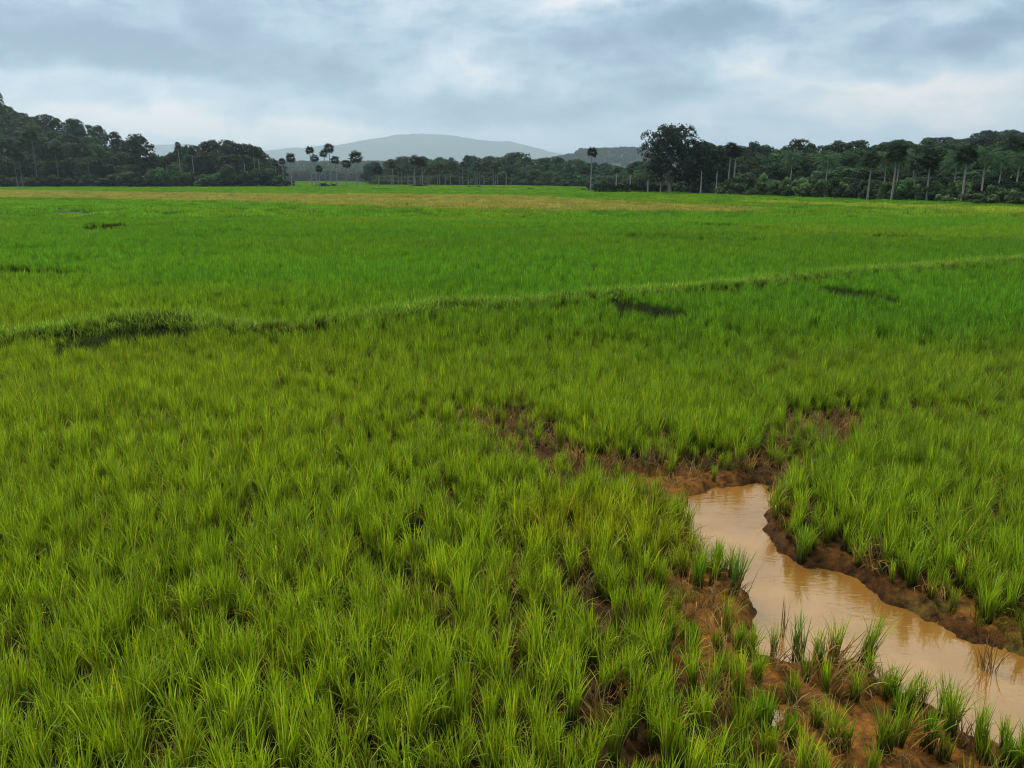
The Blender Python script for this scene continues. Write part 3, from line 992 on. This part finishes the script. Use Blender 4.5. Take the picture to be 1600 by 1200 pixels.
def coconut(r, H, R):
    V0, F0 = tube([(0, 0, -0.5), (0.25, 0, H * 0.3), (0.35, 0.05, H * 0.65), (0.3, 0, H - R * 0.35)], [0.24, 0.16, 0.14, 0.13], 8)
    tm = mesh_np('trunk', V0, F0, M_BARK, True)
    parts, rn = [], []
    c0 = np.array([0.3, 0, H - R * 0.35])
    for i in range(26):
        az = i * 2.39996
        el0 = 1.25 - 1.7 * (i / 26)
        pts = []
        p = c0.copy()
        n = 9
        for k in range(n + 1):
            pts.append(p.copy())
            e = el0 - 1.5 * (k / n) ** 1.4
            p = p + np.array([math.cos(az) * math.cos(e), math.sin(az) * math.cos(e), math.sin(e)]) * R * 1.15 / n
        for k in range(1, n):
            a, b = pts[k], pts[k + 1]
            d = (b - a) / np.linalg.norm(b - a)
            side = np.cross(d, [0, 0, 1.0]); side /= np.linalg.norm(side) + 1e-9
            Lf = R * 0.30 * math.sin(PI * (k + 0.6) / (n + 0.9)) + 0.1
            for s in (-1, 1):
                for g in (0, 0.5):
                    q = a + (b - a) * g
                    tip = q + (side * s * 0.75 + d * 0.45 + np.array([0, 0, -0.55])) * Lf
                    parts.append((np.array([q, q + d * 0.14, tip + d * 0.05, tip]), np.array([[0, 1, 2, 3]])))
                    rn += [0.25 + 0.6 * r.rand()] * 4
            parts.append((np.array([a - side * 0.03, a + side * 0.03, b + side * 0.03, b - side * 0.03]), np.array([[0, 1, 2, 3]])))
            rn += [0.6] * 4
    V, Fq = join(parts)
    cm = mesh_np('crown', V, Fq, M_LEAF)
    pattr(cm, 'rnd', rn)
    return tm, cm


r = np.random.RandomState(5)
BROAD = [broad_tree(r, 12, 5.0, 1.2, 24, 8000, 0.27) for _ in range(4)] + \
        [broad_tree(r, 12, 4.2, 1.5, 20, 6500, 0.26, 0.95, 0.4) for _ in range(3)] + \
        [broad_tree(r, 12, 5.2, 3.0, 18, 6000, 0.27, 0.6, 0.9) for _ in range(2)]
SHRUB = [broad_tree(r, 3.2, 2.2, 0.2, 9, 2600, 0.17, 0.85) for _ in range(4)]
PALM = [palmyra(r, 12, 1.75) for _ in range(3)]
COCO = [coconut(r, 11, 3.4) for _ in range(2)]
for lst, ref in ((BROAD, 12), (SHRUB, 3.2), (PALM, 12), (COCO, 11)):
    pass


def hz(x, y):
    return float(height(np.array([x]), np.array([y]))[0])


def wx(px, D):
    return (px - 800) / F * D * math.cos(PITCH)


def wz(py, D):
    _, yy, dz = px_dir(800, py)
    return CAMH + dz / yy * D


def place(name, proto, refH, x, y, H, wscale, label, cat, group, leaf, bark, rot=None):
    e = bpy.data.objects.new(name, None)
    C.objects.link(e)
    e.empty_display_size = 0.5
    e.location = (x, y, hz(x, y))
    e.rotation_euler = (0, 0, random.random() * 6.28 if rot is None else rot)
    e.scale = (wscale, wscale, H / refH)
    tag(e, label, cat, group)
    t = link('trunk' if name != 'shrub' else 'stem', proto[0], e)
    t.color = (*bark, 1)
    c = link('crown' if name != 'shrub' else 'foliage', proto[1], e)
    c.color = (*leaf, 1)
    return e


def jit(v, a):
    return v * (1 + (random.random() - 0.5) * 2 * a)


DARK, GREYB = (0.10, 0.085, 0.07), (0.38, 0.36, 0.32)
TREE_LOG = []


def row(x0, x1, step, Dfun, topfun, label, group, leaf, jt=5, types=(0, 1, 2, 3, 4, 5, 6, 7, 8), lo=5, hi=17, wide=1.0, leafj=0.45):
    px = x0
    while px < x1:
        p = px + random.uniform(-0.4, 0.4) * step
        D = Dfun(p) * random.uniform(0.98, 1.03)
        x = wx(p, D)
        top = wz(topfun(p) + random.uniform(-0.6, 1.0) * jt, D)
        H = min(max(top - hz(x, D), lo), hi)
        k = random.choice(types)
        b = jit(1.0, leafj)
        lf = (leaf[0] * jit(b, 0.15), leaf[1] * b, leaf[2] * jit(b, 0.15))
        kind = 'spreading open crown' if k > 6 else ('narrow crown' if k > 3 else 'rounded crown')
        w = (0.6 + 0.5 * H / 12) * jit(1, 0.18) * wide
        place('broadleaf_tree', BROAD[k], 12, x, D, H, w, label % kind, 'tree', group, lf, DARK)
        px += step
    return


def edgeD(px, off):
    u = (px - 800) / F * math.cos(PITCH)
    e = np.interp(u, [-0.9, -0.45, -0.26, -0.2, 0.0, 0.12, 0.17, 0.27, 0.40, 0.52, 0.64, 0.9],
                  [325, 345, 365, 430, 405, 320, 215, 182, 150, 132, 113, 85])
    return float(e) + off


def sk(pts):
    X_, Y_ = zip(*pts)
    return lambda p: float(np.interp(p, X_, Y_))


# left hillside wood
SKL = sk([(-60, 140), (0, 150), (20, 165), (60, 178), (100, 180), (150, 190), (190, 208), (215, 222), (240, 236), (262, 240)])
g = 'trees of the left hillside wood'
row(-70, 215, 17, lambda p: 440, SKL, 'dark broadleaf tree with %s on the skyline of the left hillside', g, (0.85, 0.9, 0.85), 5)
row(-60, 215, 18, lambda p: 408, lambda p: SKL(p) + 24, 'dark tree with %s high on the left hillside under the skyline', g, (0.95, 1.1, 0.9), 6)
row(-60, 240, 18, lambda p: 378, lambda p: SKL(p) * 0.55 + 118, 'broadleaf tree with %s halfway up the left hillside', g, (1.0, 1.15, 0.95), 7)
row(-60, 262, 18, lambda p: 350, lambda p: SKL(p) * 0.22 + 205, 'broadleaf tree with %s at the foot of the left hillside wood', g, (0.8, 0.85, 0.8), 6, lo=7)
# clump between hill and lone palms
SKC = sk([(225, 245), (270, 240), (285, 226), (330, 214), (370, 219), (400, 226), (420, 245), (440, 262)])
g = 'trees of the round grove left of the lone palms'
row(226, 436, 17, lambda p: 400, SKC, 'dark tree with %s topping the grove left of the lone palms', g, (0.75, 0.85, 0.78), 3, hi=22)
row(235, 425, 17, lambda p: 375, lambda p: SKC(p) + 20, 'dark tree with %s fronting the grove left of the lone palms', g, (0.8, 0.9, 0.8), 4, hi=18)
# far middle wood
SKM = sk([(570, 254), (600, 250), (640, 244), (700, 243), (740, 242), (790, 240), (808, 236), (830, 246), (870, 244), (920, 250), (960, 258), (1010, 250)])
g = 'trees of the far wood in the middle'
row(572, 1015, 17, lambda p: edgeD(p, 95), SKM, 'bluish broadleaf tree with %s on the skyline of the far middle wood', g, (0.85, 1.0, 1.0), 3, hi=24)
row(640, 1015, 17, lambda p: edgeD(p, 50), lambda p: SKM(p) + 9, 'broadleaf tree with %s in the depth of the far middle wood', g, (0.95, 1.1, 0.95), 4, hi=20)
row(690, 1015, 18, lambda p: edgeD(p, 14), lambda p: SKM(p) + 20, 'broadleaf tree with %s at the front edge of the far middle wood', g, (1.0, 1.1, 0.9), 5, hi=16)
# right wood
SKR = sk([(1080, 230), (1120, 222), (1150, 232), (1180, 219), (1205, 232), (1240, 218), (1270, 228), (1300, 220), (1330, 218), (1360, 228), (1400, 214),
          (1430, 222), (1460, 210), (1500, 212), (1530, 200), (1570, 200), (1620, 205), (1700, 205)])
g = 'trees of the right hand wood'
row(1380, 1690, 9, lambda p: 500, lambda p: SKR(p) + 2, 'bluish tree with %s on the far ridge above the right hand wood', g, (0.8, 0.85, 1.0), 4, lo=6, hi=16)
row(1090, 1690, 22, lambda p: edgeD(p, 110), lambda p: SKR(p) + (0 if p < 1450 else 14), 'broadleaf tree with %s on the skyline of the right hand wood', g, (0.85, 0.95, 0.85), 4)
row(1085, 1690, 25, lambda p: edgeD(p, 62), lambda p: SKR(p) * 0.7 + 80, 'broadleaf tree with %s in the middle depth of the right hand wood', g, (0.95, 1.05, 0.85), 6)
row(1090, 1690, 28, lambda p: edgeD(p, 30), lambda p: 256 + (p - 1090) * 0.006, 'broadleaf tree with %s in the second row of the right hand wood', g, (0.85, 0.95, 0.8), 8, lo=4)
row(1160, 1690, 33, lambda p: edgeD(p, 10), lambda p: 274 + (p - 1090) * 0.010, 'low tree with %s at the front of the right hand wood', g, (0.8, 0.85, 0.75), 7, lo=3.0, wide=0.85)

# the big dark tree and its neighbour
D = 196
r = np.random.RandomState(23)
bigp = broad_tree(r, 17.2, 7.4, 2.6, 46, 24000, 0.27, 0.8, 1.1)
place('broadleaf_tree', bigp, 17.2, wx(1047, D), D, wz(190, D), 1.0, 'largest dark spreading tree with a bare trunk, tallest at the field edge', 'tree',
      'trees of the right hand wood', (0.42, 0.45, 0.48), (0.22, 0.20, 0.17), rot=0.6)
place('broadleaf_tree', BROAD[1], 12, wx(1098, 200), 200, wz(219, 200), 1.15, 'dark round tree touching the right side of the largest tree', 'tree',
      'trees of the right hand wood', (0.55, 0.62, 0.6), DARK, rot=2.0)
place('broadleaf_tree', BROAD[0], 12, wx(1122, 205), 205, wz(229, 205), 0.9, 'dark lower tree between the largest tree and the palm pair', 'tree',
      'trees of the right hand wood', (0.6, 0.7, 0.65), DARK, rot=3.0)
# small tree in front of the grove
D = 330
place('broadleaf_tree', BROAD[2], 12, wx(356, D), D, wz(256, D), 0.75, 'small round tree with a short trunk alone before the round grove', 'tree',
      'trees of the round grove left of the lone palms', (0.85, 0.95, 0.75), DARK)
place('broadleaf_tree', BROAD[4], 12, wx(222, 350), 350, wz(209, 350), 1.7, 'tall dark tree standing apart at the right end of the hillside wood', 'tree',
      'trees of the left hillside wood', (0.6, 0.68, 0.65), DARK)
place('broadleaf_tree', BROAD[5], 12, wx(8, 425), 425, wz(138, 425) - hz(wx(8, 425), 425), 1.2, 'topmost tree of the left hillside at the picture border', 'tree',
      'trees of the left hillside wood', (0.7, 0.8, 0.7), DARK)

# palms -------------------------------------------------------------
gl = 'lone palms in the open gap'
PALMS = [  # px, top, D, crown scale, slim label, group, leaf tint
    (455, 236, 330, 1.5, 'fan palm with a dark round head, leftmost of the full-grown lone palms', gl, .55),
    (443, 245, 360, 1.1, 'small fan palm behind the leftmost lone palm', gl, .6),
    (432, 248, 370, 1.1, 'fan palm just beside the round grove edge', gl, .6),
    (487, 225, 350, 1.4, 'tall fan palm leaning its head over a shorter twin', gl, .5),
    (494, 238, 345, 1.3, 'shorter twin palm just under the tall leaning head', gl, .5),
    (517, 220, 340, 1.6, 'tallest lone fan palm in the centre of the gap', gl, .5),
    (509, 231, 350, 1.3, 'fan palm just left of the tallest lone palm', gl, .5),
    (526, 240, 345, 1.4, 'fan palm just right of the tallest lone palm', gl, .5),
    (499, 256, 320, 1.05, 'short fan palm low before the twin palms', gl, .5),
    (541, 246, 335, 1.4, 'fan palm between the tallest and the big-headed lone palm', gl, .5),
    (558, 232, 330, 1.9, 'fan palm with the biggest shaggy head in the gap', gl, .5),
    (592, 255, 300, 1.35, 'shaggy fan palm standing nearest in the open field', gl, .5),
    (614, 250, 360, 1.2, 'fan palm right of the nearest shaggy palm', gl, .6),
    (648, 238, 350, 1.75, 'wide dark palm before the far wood', gl, .55),
    (660, 246, 356, 1.3, 'palm touching the wide dark palm on its right', gl, .6),
    (923, 226, 212, 1.15, 'lone slender fan palm with a pale trunk left of the largest tree', 'palms at the field edge', .5),
    (1138, 218, 182, 1.35, 'left palm of the pale-trunked pair beside the largest tree', 'palms at the field edge', .5),
    (1147, 224, 180, 1.15, 'right palm of the pale-trunked pair beside the largest tree', 'palms at the field edge', .55),
    (1359, 232, 138, 1.2, 'pale-trunked palm at the field edge, leftmost of the right hand palms', 'palms at the field edge', .9),
    (1397, 216, 133, 1.4, 'pale-trunked palm second from the left among the right hand palms', 'palms at the field edge', .85),
    (1430, 240, 140, 1.1, 'thin palm half hidden between two pale-trunked palms on the right', 'palms at the field edge', .8),
    (1452, 228, 128, 1.35, 'thickest pale palm trunk of the right hand wood', 'palms at the field edge', .75),
    (1508, 218, 122, 1.35, 'pale-trunked palm under the highest part of the far ridge', 'palms at the field edge', .8),
    (1580, 208, 150, 1.4, 'tallest palm near the right picture border', 'palms at the field edge', .75),
    (283, 220, 352, 1.0, 'slender palm rising at the left side of the round grove', 'palms in the grove and hillside', .6),
    (304, 228, 352, 1.3, 'pale-trunked palm inside the left part of the round grove', 'palms in the grove and hillside', .8),
    (262, 245, 350, 1.2, 'short palm between hillside and round grove', 'palms in the grove and hillside', .8),
    (399, 225, 350, 1.5, 'pale-trunked palm inside the right part of the round grove, left of two', 'palms in the grove and hillside', .7),
    (407, 232, 348, 1.3, 'pale-trunked palm inside the right part of the round grove, right of two', 'palms in the grove and hillside', .7),
    (384, 240, 346, 1.2, 'palm in the middle of the front of the round grove', 'palms in the grove and hillside', .9),
    (26, 222, 318, 2.0, 'pale-trunked palm at the foot of the hill, left of two', 'palms in the grove and hillside', 1.0),
    (34, 232, 316, 1.6, 'pale-trunked palm at the foot of the hill, right of two', 'palms in the grove and hillside', 1.0),
    (58, 196, 345, 2.0, 'grey green palm halfway up the left hill', 'palms in the grove and hillside', 1.2),
    (92, 222, 340, 1.8, 'palm at the hill foot under the skyline dip', 'palms in the grove and hillside', 1.1),
    (140, 225, 340, 1.7, 'palm at the hill foot right of the middle', 'palms in the grove and hillside', 1.0),
    (245, 246, 345, 1.4, 'palm near the right end of the hillside wood', 'palms in the grove and hillside', 1.0),
]
for (px, ty, D, cs, lab, grp, lt) in PALMS:
    x = wx(px, D)
    H = wz(ty, D) - hz(x, D)
    pr = random.choice(PALM)
    R0 = 1.75
    cs *= 1.08 if D > 290 else 0.98
    e = bpy.data.objects.new('palm_tree', None)
    C.objects.link(e)
    e.location = (x, D, hz(x, D))
    e.rotation_euler = (random.uniform(-.02, .02), random.uniform(-.018, .018), random.random() * 6.28)
    tag(e, lab, 'palm tree', grp)
    t = link('trunk', pr[0], e)
    hs = (H - R0 * cs) / (12 - R0)
    t.scale = (0.85 if D < 250 else 1.05, 0.85 if D < 250 else 1.05, hs)
    t.color = (0.25, 0.24, 0.21, 1) if D < 250 else ((0.22, 0.21, 0.18, 1) if px > 250 else (0.10, 0.10, 0.085, 1))
    c = link('crown', pr[1], e)
    c.scale = (cs, cs, cs)
    c.location = (0, 0, (12 - R0) * hs - (12 - R0) * cs)
    c.color = (lt * 0.7, lt * 0.7, lt * 0.72, 1)
# far row of pale trunked palms
px = 612
while px < 800:
    p = px + random.uniform(-3, 3)
    D = edgeD(p, -12) * random.uniform(0.97, 1.0)
    x = wx(p, D)
    H = wz(random.uniform(250, 263), D) - hz(x, D)
    pr = random.choice(PALM)
    e = bpy.data.objects.new('palm_tree', None)
    C.objects.link(e)
    e.location = (x, D, hz(x, D))
    tag(e, 'slim pale-trunked palm in the row before the far middle wood', 'palm tree', 'row of slim palms before the far wood')
    t = link('trunk', pr[0], e); t.scale = (1.0, 1.0, (H - 1.9) / 10.25); t.color = (0.16, 0.16, 0.145, 1)
    c = link('crown', pr[1], e); c.scale = (1.2, 1.2, 1.1); c.location = (0, 0, H - 1.9 - 10.25 * 1.1); c.color = (0.8, 0.95, 0.95, 1)
    px += random.choice((5, 7, 9, 12))
# thin trunks of the wood edge below the big tree and on the right
for (px, D, lab) in ((1013, 205, 'left of the largest tree'), (1033, 200, 'under the left half of the largest tree'), (1096, 192, 'right of the largest tree'),
                     (1120, 188, 'before the dark lower tree'), (963, 235, 'behind the dark hedge, left'), (985, 230, 'behind the dark hedge, right')):
    x = wx(px, D)
    H = wz(random.uniform(252, 262), D)
    place('palm_tree', PALM[1], 12, x, D, H, 0.8, 'thin young palm ' + lab, 'palm tree', 'thin young palms of the wood edge', (0.9, 1.0, 0.8), (0.34, 0.33, 0.3))
for (px, ty, D, lab) in ((1538, 236, 124, 'drooping feather palm right of the palm under the ridge'), (1490, 246, 130, 'drooping feather palm behind the palm under the ridge'),
                         (1404, 240, 140, 'bright feather palm behind the second right hand palm'), (1385, 243, 142, 'bright feather palm between the first two right hand palms'),
                         (1425, 250, 150, 'feather palm behind the thin half hidden palm'), (1560, 246, 128, 'feather palm at the far right wood edge'),
                         (1590, 240, 130, 'feather palm at the right picture border'), (1290, 245, 165, 'feather palm within the middle of the right hand wood'),
                         (1235, 240, 190, 'feather palm within the left part of the right hand wood')):
    x = wx(px, D)
    place('palm_tree', random.choice(COCO), 11, x, D, wz(ty, D) - hz(x, D), random.uniform(0.68, 0.85), lab, 'palm tree', 'feather palms of the right hand wood', (1.05, 1.2, 0.95), GREYB)

# shrubs -------------------------------------------------------------
gs = 'bushes along the foot of the woods'
px = 1140
k = 0
while px < 1660:
    D = edgeD(px, -1) - random.uniform(0, 3)
    H = random.uniform(2.0, 4.2) * D / 150
    br = random.choice((0.8, 1.2, 1.9, 2.4))
    place('shrub', random.choice(SHRUB), 3.2, wx(px, D), D, H, jit(0.95, 0.25) * D / 140, 'leafy %s bush in the belt along the right field edge' % ('bright green' if br > 1.5 else 'dark green'),
          'bush', gs, (br * 1.0, br * 0.95, br * 0.75), DARK)
    px += random.uniform(9, 17)
px = 200
while px < 440:
    D = edgeD(px, -14) - random.uniform(0, 8)
    br = random.choice((0.7, 1.0, 1.5))
    place('shrub', random.choice(SHRUB), 3.2, wx(px, D), D, random.uniform(4, 7.5), jit(1.9, 0.2), 'leafy %s bush under the round grove and hillside end' % ('light green' if br > 1.2 else 'dark'),
          'bush', gs, (br * 0.9, br * 1.05, br * 0.85), DARK)
    px += random.uniform(9, 14)
px = -60
while px < 200:
    D = edgeD(px, -6) - random.uniform(0, 6)
    place('shrub', random.choice(SHRUB), 3.2, wx(px, D), D, random.uniform(3, 5.5), jit(1.7, 0.2), 'dark bush at the foot of the left hillside wood', 'bush', gs, (0.7, 0.75, 0.65), DARK)
    px += random.uniform(11, 16)
px = 690
while px < 1000:
    D = edgeD(px, -4) - random.uniform(0, 6)
    br = random.choice((0.7, 0.9, 1.5))
    place('shrub', random.choice(SHRUB), 3.2, wx(px, D), D, random.uniform(3, 5), jit(1.6, 0.2), 'leafy %s bush at the foot of the far middle wood' % ('pale' if br > 1.2 else 'dark'), 'bush', gs, (br * 0.9, br, br * 0.8), DARK)
    px += random.uniform(9, 14)
# the dark clipped-looking hedge
hp = wx(928, 208)
parts = []
r = np.random.RandomState(77)
n = 5200
P = np.stack([r.rand(n) * 18.5, (r.rand(n) - 0.5) * 1.6, 0.1 + 2.1 * r.rand(n) ** 0.7], 1)
P[:, 2] *= 1 + 0.12 * np.sin(P[:, 0] * 2.1)
Vv, Fq = cards(r, P, r.randn(n, 3), 0.17)
hm = mesh_np('hedge', Vv, Fq, M_LEAF)
pattr(hm, 'rnd', np.repeat(r.rand(n) * 0.7, 4))
h = link('hedge', hm, None, (hp, 207, 0))
h.color = (0.42, 0.42, 0.38, 1)
tag(h, 'low dark hedge at the field edge between lone palm and largest tree', 'hedge')
SH = [(655, 291, 1.1, 1.7, 'dark bush under the wide dark palm'), (642, 292, 0.7, 1.0, 'small dark bush left of the bush under the wide dark palm'),
      (598, 297, 0.6, 1.9, 'low flat bush under the nearest shaggy palm'), (503, 290, 1.6, 1.3, 'upright dark bush under the short fan palm'),
      (519, 290, 1.3, 0.9, 'upright dark bush under the tallest lone palm'), (449, 289, 2.6, 1.6, 'tall dark bush beside the leftmost lone palm'),
      (509, 297, 0.4, 1.6, 'low dark bush in the field before the tallest palm'), (828, 298, 0.7, 0.8, 'tiny bush in the open field right of centre'),
      (905, 298, 0.6, 1.0, 'tiny bush in the field left of the lone slender palm'), (757, 300, 0.45, 0.9, 'tiny bush in the open field near centre'),
      (923, 300, 1.6, 0.9, 'dark bush round the foot of the lone slender palm'), (535, 292, 0.6, 1.1, 'low bush right of the tallest lone palm'),
      (733, 294, 0.8, 0.5, 'small round bush at the far field border, left of two'), (748, 294, 0.9, 0.5, 'small round bush at the far field border, right of two'),
      (380, 291, 3.6, 1.9, 'light green bush right of the small round tree'), (430, 291, 2.0, 1.9, 'dark bush at the right foot of the round grove'),
      (1196, 307, 2.7, 1.35, 'round bush with a bright top at the start of the right belt')]
for (px, by, H, w, lab) in SH:
    x, y = gp(px, by, 0.0)
    y = max(min(y, 350), 60)
    x = wx(px, y)
    br = 1.5 if 'light' in lab or 'bright' in lab else 0.45
    place('shrub', random.choice(SHRUB), 3.2, x, y, H * 1.1, w, lab, 'bush', 'single bushes in the field', (br, br, br * .9), DARK)

# weeds tufts standing up on the bank and field
for (px, by, lab) in ((294, 346, 'pale upright grass tuft alone in the left far field'), (860, 300, 'pale grass tuft in the far field')):
    pass
# small white marker under the palm pair
m_white, Q = new_mat('white_paint')
Q.n('ShaderNodeOutputMaterial', ins={'Surface': Q.n('ShaderNodeBsdfPrincipled', ins={'Base Color': (0.75, 0.76, 0.76, 1), 'Roughness': 0.6})})
D = 178
e = bpy.data.objects.new('marker_post', None)
C.objects.link(e)
e.location = (wx(1138, D), D, 0)
tag(e, 'small white marker board on a short post below the palm pair', 'marker')


def box(x0, x1, y0, y1, z0, z1):
    V = np.array([(x, y, z) for z in (z0, z1) for y in (y0, y1) for x in (x0, x1)], float)
    F_ = np.array([[0, 2, 3, 1], [4, 5, 7, 6], [0, 1, 5, 4], [2, 6, 7, 3], [0, 4, 6, 2], [1, 3, 7, 5]])
    return V, F_


link('post', mesh_np('post', *box(-.06, .06, -.06, .06, -0.3, 0.55), m_white), e)
link('board', mesh_np('board', *box(-.32, .32, -.09, -.065, 0.55, 1.25), m_white), e)

# ------------------------------------------------------------------ far woods, ridge, mountain
r = np.random.RandomState(9)
farcrowns = []
for k in range(4):
    tm, cm = broad_tree(r, 12, 4.8, 0.6, 18, 1800, 0.52)
    cm.materials.clear(); cm.materials.append(M_LEAF_I)
    farcrowns.append(cm)
fc = proto_coll('far_crown', farcrowns)


def ridge(name, D, depth, prof, step_px, amp):
    pxs = np.arange(prof[0][0], prof[-1][0] + 1, step_px)
    ys = np.interp(pxs, [p[0] for p in prof], [p[1] for p in prof])
    zt = np.array([wz(v, D) for v in ys])
    xs = np.array([wx(p, D) for p in pxs])
    T = np.linspace(-1, 1, 31)
    X_, T_ = np.meshgrid(xs, T)
    Z_ = np.maximum(zt, 0)[None, :] * (np.cos(T_ * PI / 2) ** 1.3)
    Z_ = Z_ + amp * (fbm(X_ / (D / 30.0), T_ * 12, 201, 1.0, 5) - 0.5) * np.clip(Z_ / (zt.max() + 1), 0, 1) * (np.abs(T_) > 0.02)
    Yy = D + T_ * depth
    V = np.stack([X_.ravel(), Yy.ravel(), Z_.ravel() - 1.5], 1)
    nx_, ny_ = len(xs), len(T)
    i = (np.arange(ny_ - 1)[:, None] * nx_ + np.arange(nx_ - 1)[None, :]).ravel()
    return V, np.stack([i, i + 1, i + nx_ + 1, i + nx_], 1), (xs, zt)


m_far, Q = new_mat('forested_slope')
gg = Q.n('ShaderNodeNewGeometry')
fn = Q.n('ShaderNodeTexNoise', ins={'Vector': gg.outputs['Position'], 'Scale': 0.0035, 'Detail': 10.0, 'Roughness': 0.7})
fcol = Q.ramp(fn.outputs['Fac'], [(0.35, (0.020, 0.040, 0.022)), (0.65, (0.055, 0.085, 0.035))])
Q.n('ShaderNodeOutputMaterial', ins={'Surface': Q.n('ShaderNodeBsdfPrincipled', ins={'Base Color': fcol, 'Roughness': 0.9, 'Specular IOR Level': 0.1})})
V, Fq, _ = ridge('mountain', 12000, 1800, [(-300, 232), (100, 228), (230, 226), (300, 227), (400, 237), (430, 234), (480, 232), (530, 227), (575, 218), (620, 212), (660, 209.5),
                                        (700, 213), (760, 219.5), (800, 222), (840, 232), (880, 243), (960, 262), (1000, 272)], 4, 130)
tag(link('mountain', mesh_np('mountain', V, Fq, m_far, True)), kind='structure')
RP = [(780, 266), (830, 254), (880, 246), (905, 236), (960, 234), (1010, 234), (1100, 240), (1250, 244), (1400, 250)]
V, Fq, (rx, rz) = ridge('hill', 2600, 330, RP, 6, 12)
tag(link('hill', mesh_np('hill', V, Fq, m_far, True)), kind='structure')
# crowns covering the hill: a far wood seen as one mass
n = 4200
T = rs.rand(n) * 1.15 - 1.0
xx = rx.min() + rs.rand(n) * (rx.max() - rx.min())
zz = np.interp(xx, rx, rz) * np.cos(np.clip(T, -1, 1) * PI / 2) ** 1.3 - 9.0
yy = 2600 + T * 330
tt = np.ones((n, 3)) * (0.8 + 0.4 * rs.rand(n))[:, None]
scatter('ridge_forest', fc, np.stack([xx, yy, zz], 1), 0.95 + 0.7 * rs.rand(n), tt, 0.05, 'hazy blue wooded ridge behind the lone slender palm', 'forest')
# hazy wood beyond the lone palms, and filler behind the woods so that no bare ground shows
n = 5200
pxx = 215 + rs.rand(n) * 530
DD = 1120 + rs.rand(n) ** 1.3 * 950
xx = (pxx - 800) / F * DD * math.cos(PITCH)
sc = (0.8 + 0.6 * rs.rand(n))
sc = np.stack([sc * 1.2, sc * 1.2, sc], 1)
scatter('distant_wood', fc, np.stack([xx, DD, height(xx, DD) - 1.0], 1), sc, np.ones((n, 3)) * (0.7 + 0.6 * rs.rand(n))[:, None], 0.02,
        'hazy blue wood far beyond the lone palms', 'forest')

# dense undergrowth and young trees filling the woods between the single trees
n = 9000
uu = -0.75 + 1.5 * rs.rand(n)
dd = rs.rand(n) ** 1.3
ee = np.interp(uu, [-0.9, -0.45, -0.26, -0.2, 0.0, 0.12, 0.17, 0.27, 0.40, 0.52, 0.64, 0.9],
               [325, 345, 365, 430, 405, 320, 215, 182, 150, 132, 113, 85])
yy = ee + 7 + dd * np.where(uu > 0.3, 400, np.where(uu < -0.25, 130, 110))
k = ~((uu > -0.335) & (uu < -0.17))
uu, yy = uu[k], yy[k]
xx = uu * yy
hh = height(xx, yy)
s_ = np.where(dd[k] < 0.12, 0.26, 0.42) * (0.75 + 0.5 * rs.rand(len(xx)))
gap = (uu < -0.2) & (uu > -0.43)
s_ = np.where(gap, s_ * 0.8, s_)
tt = np.array([0.85, 0.95, 0.8]) * (0.55 + 0.8 * rs.rand(len(xx)))[:, None]
scatter('undergrowth', fc, np.stack([xx, yy, hh - 0.6], 1), np.stack([s_ * 1.25, s_ * 1.25, s_], 1), tt, 0.05,
        'dense dark undergrowth between the trees of the woods', 'undergrowth')

# ------------------------------------------------------------------ haze
V, Fq = box(-14000, 14000, -500, 14200, -2.5, 760)
hme = mesh_np('haze', V, Fq)
hzm = bpy.data.materials.new('haze')
hzm.use_nodes = True
Hh = NB(hzm.node_tree)
pv = Hh.n('ShaderNodeVolumePrincipled', ins={'Color': (0.72, 0.87, 1.0, 1), 'Density': 0.00010, 'Anisotropy': 0.3})
ho = Hh.n('ShaderNodeOutputMaterial')
Hh.nt.links.new(pv.outputs[0], ho.inputs['Volume'])
hme.materials.append(hzm)
tag(link('haze', hme), kind='stuff')
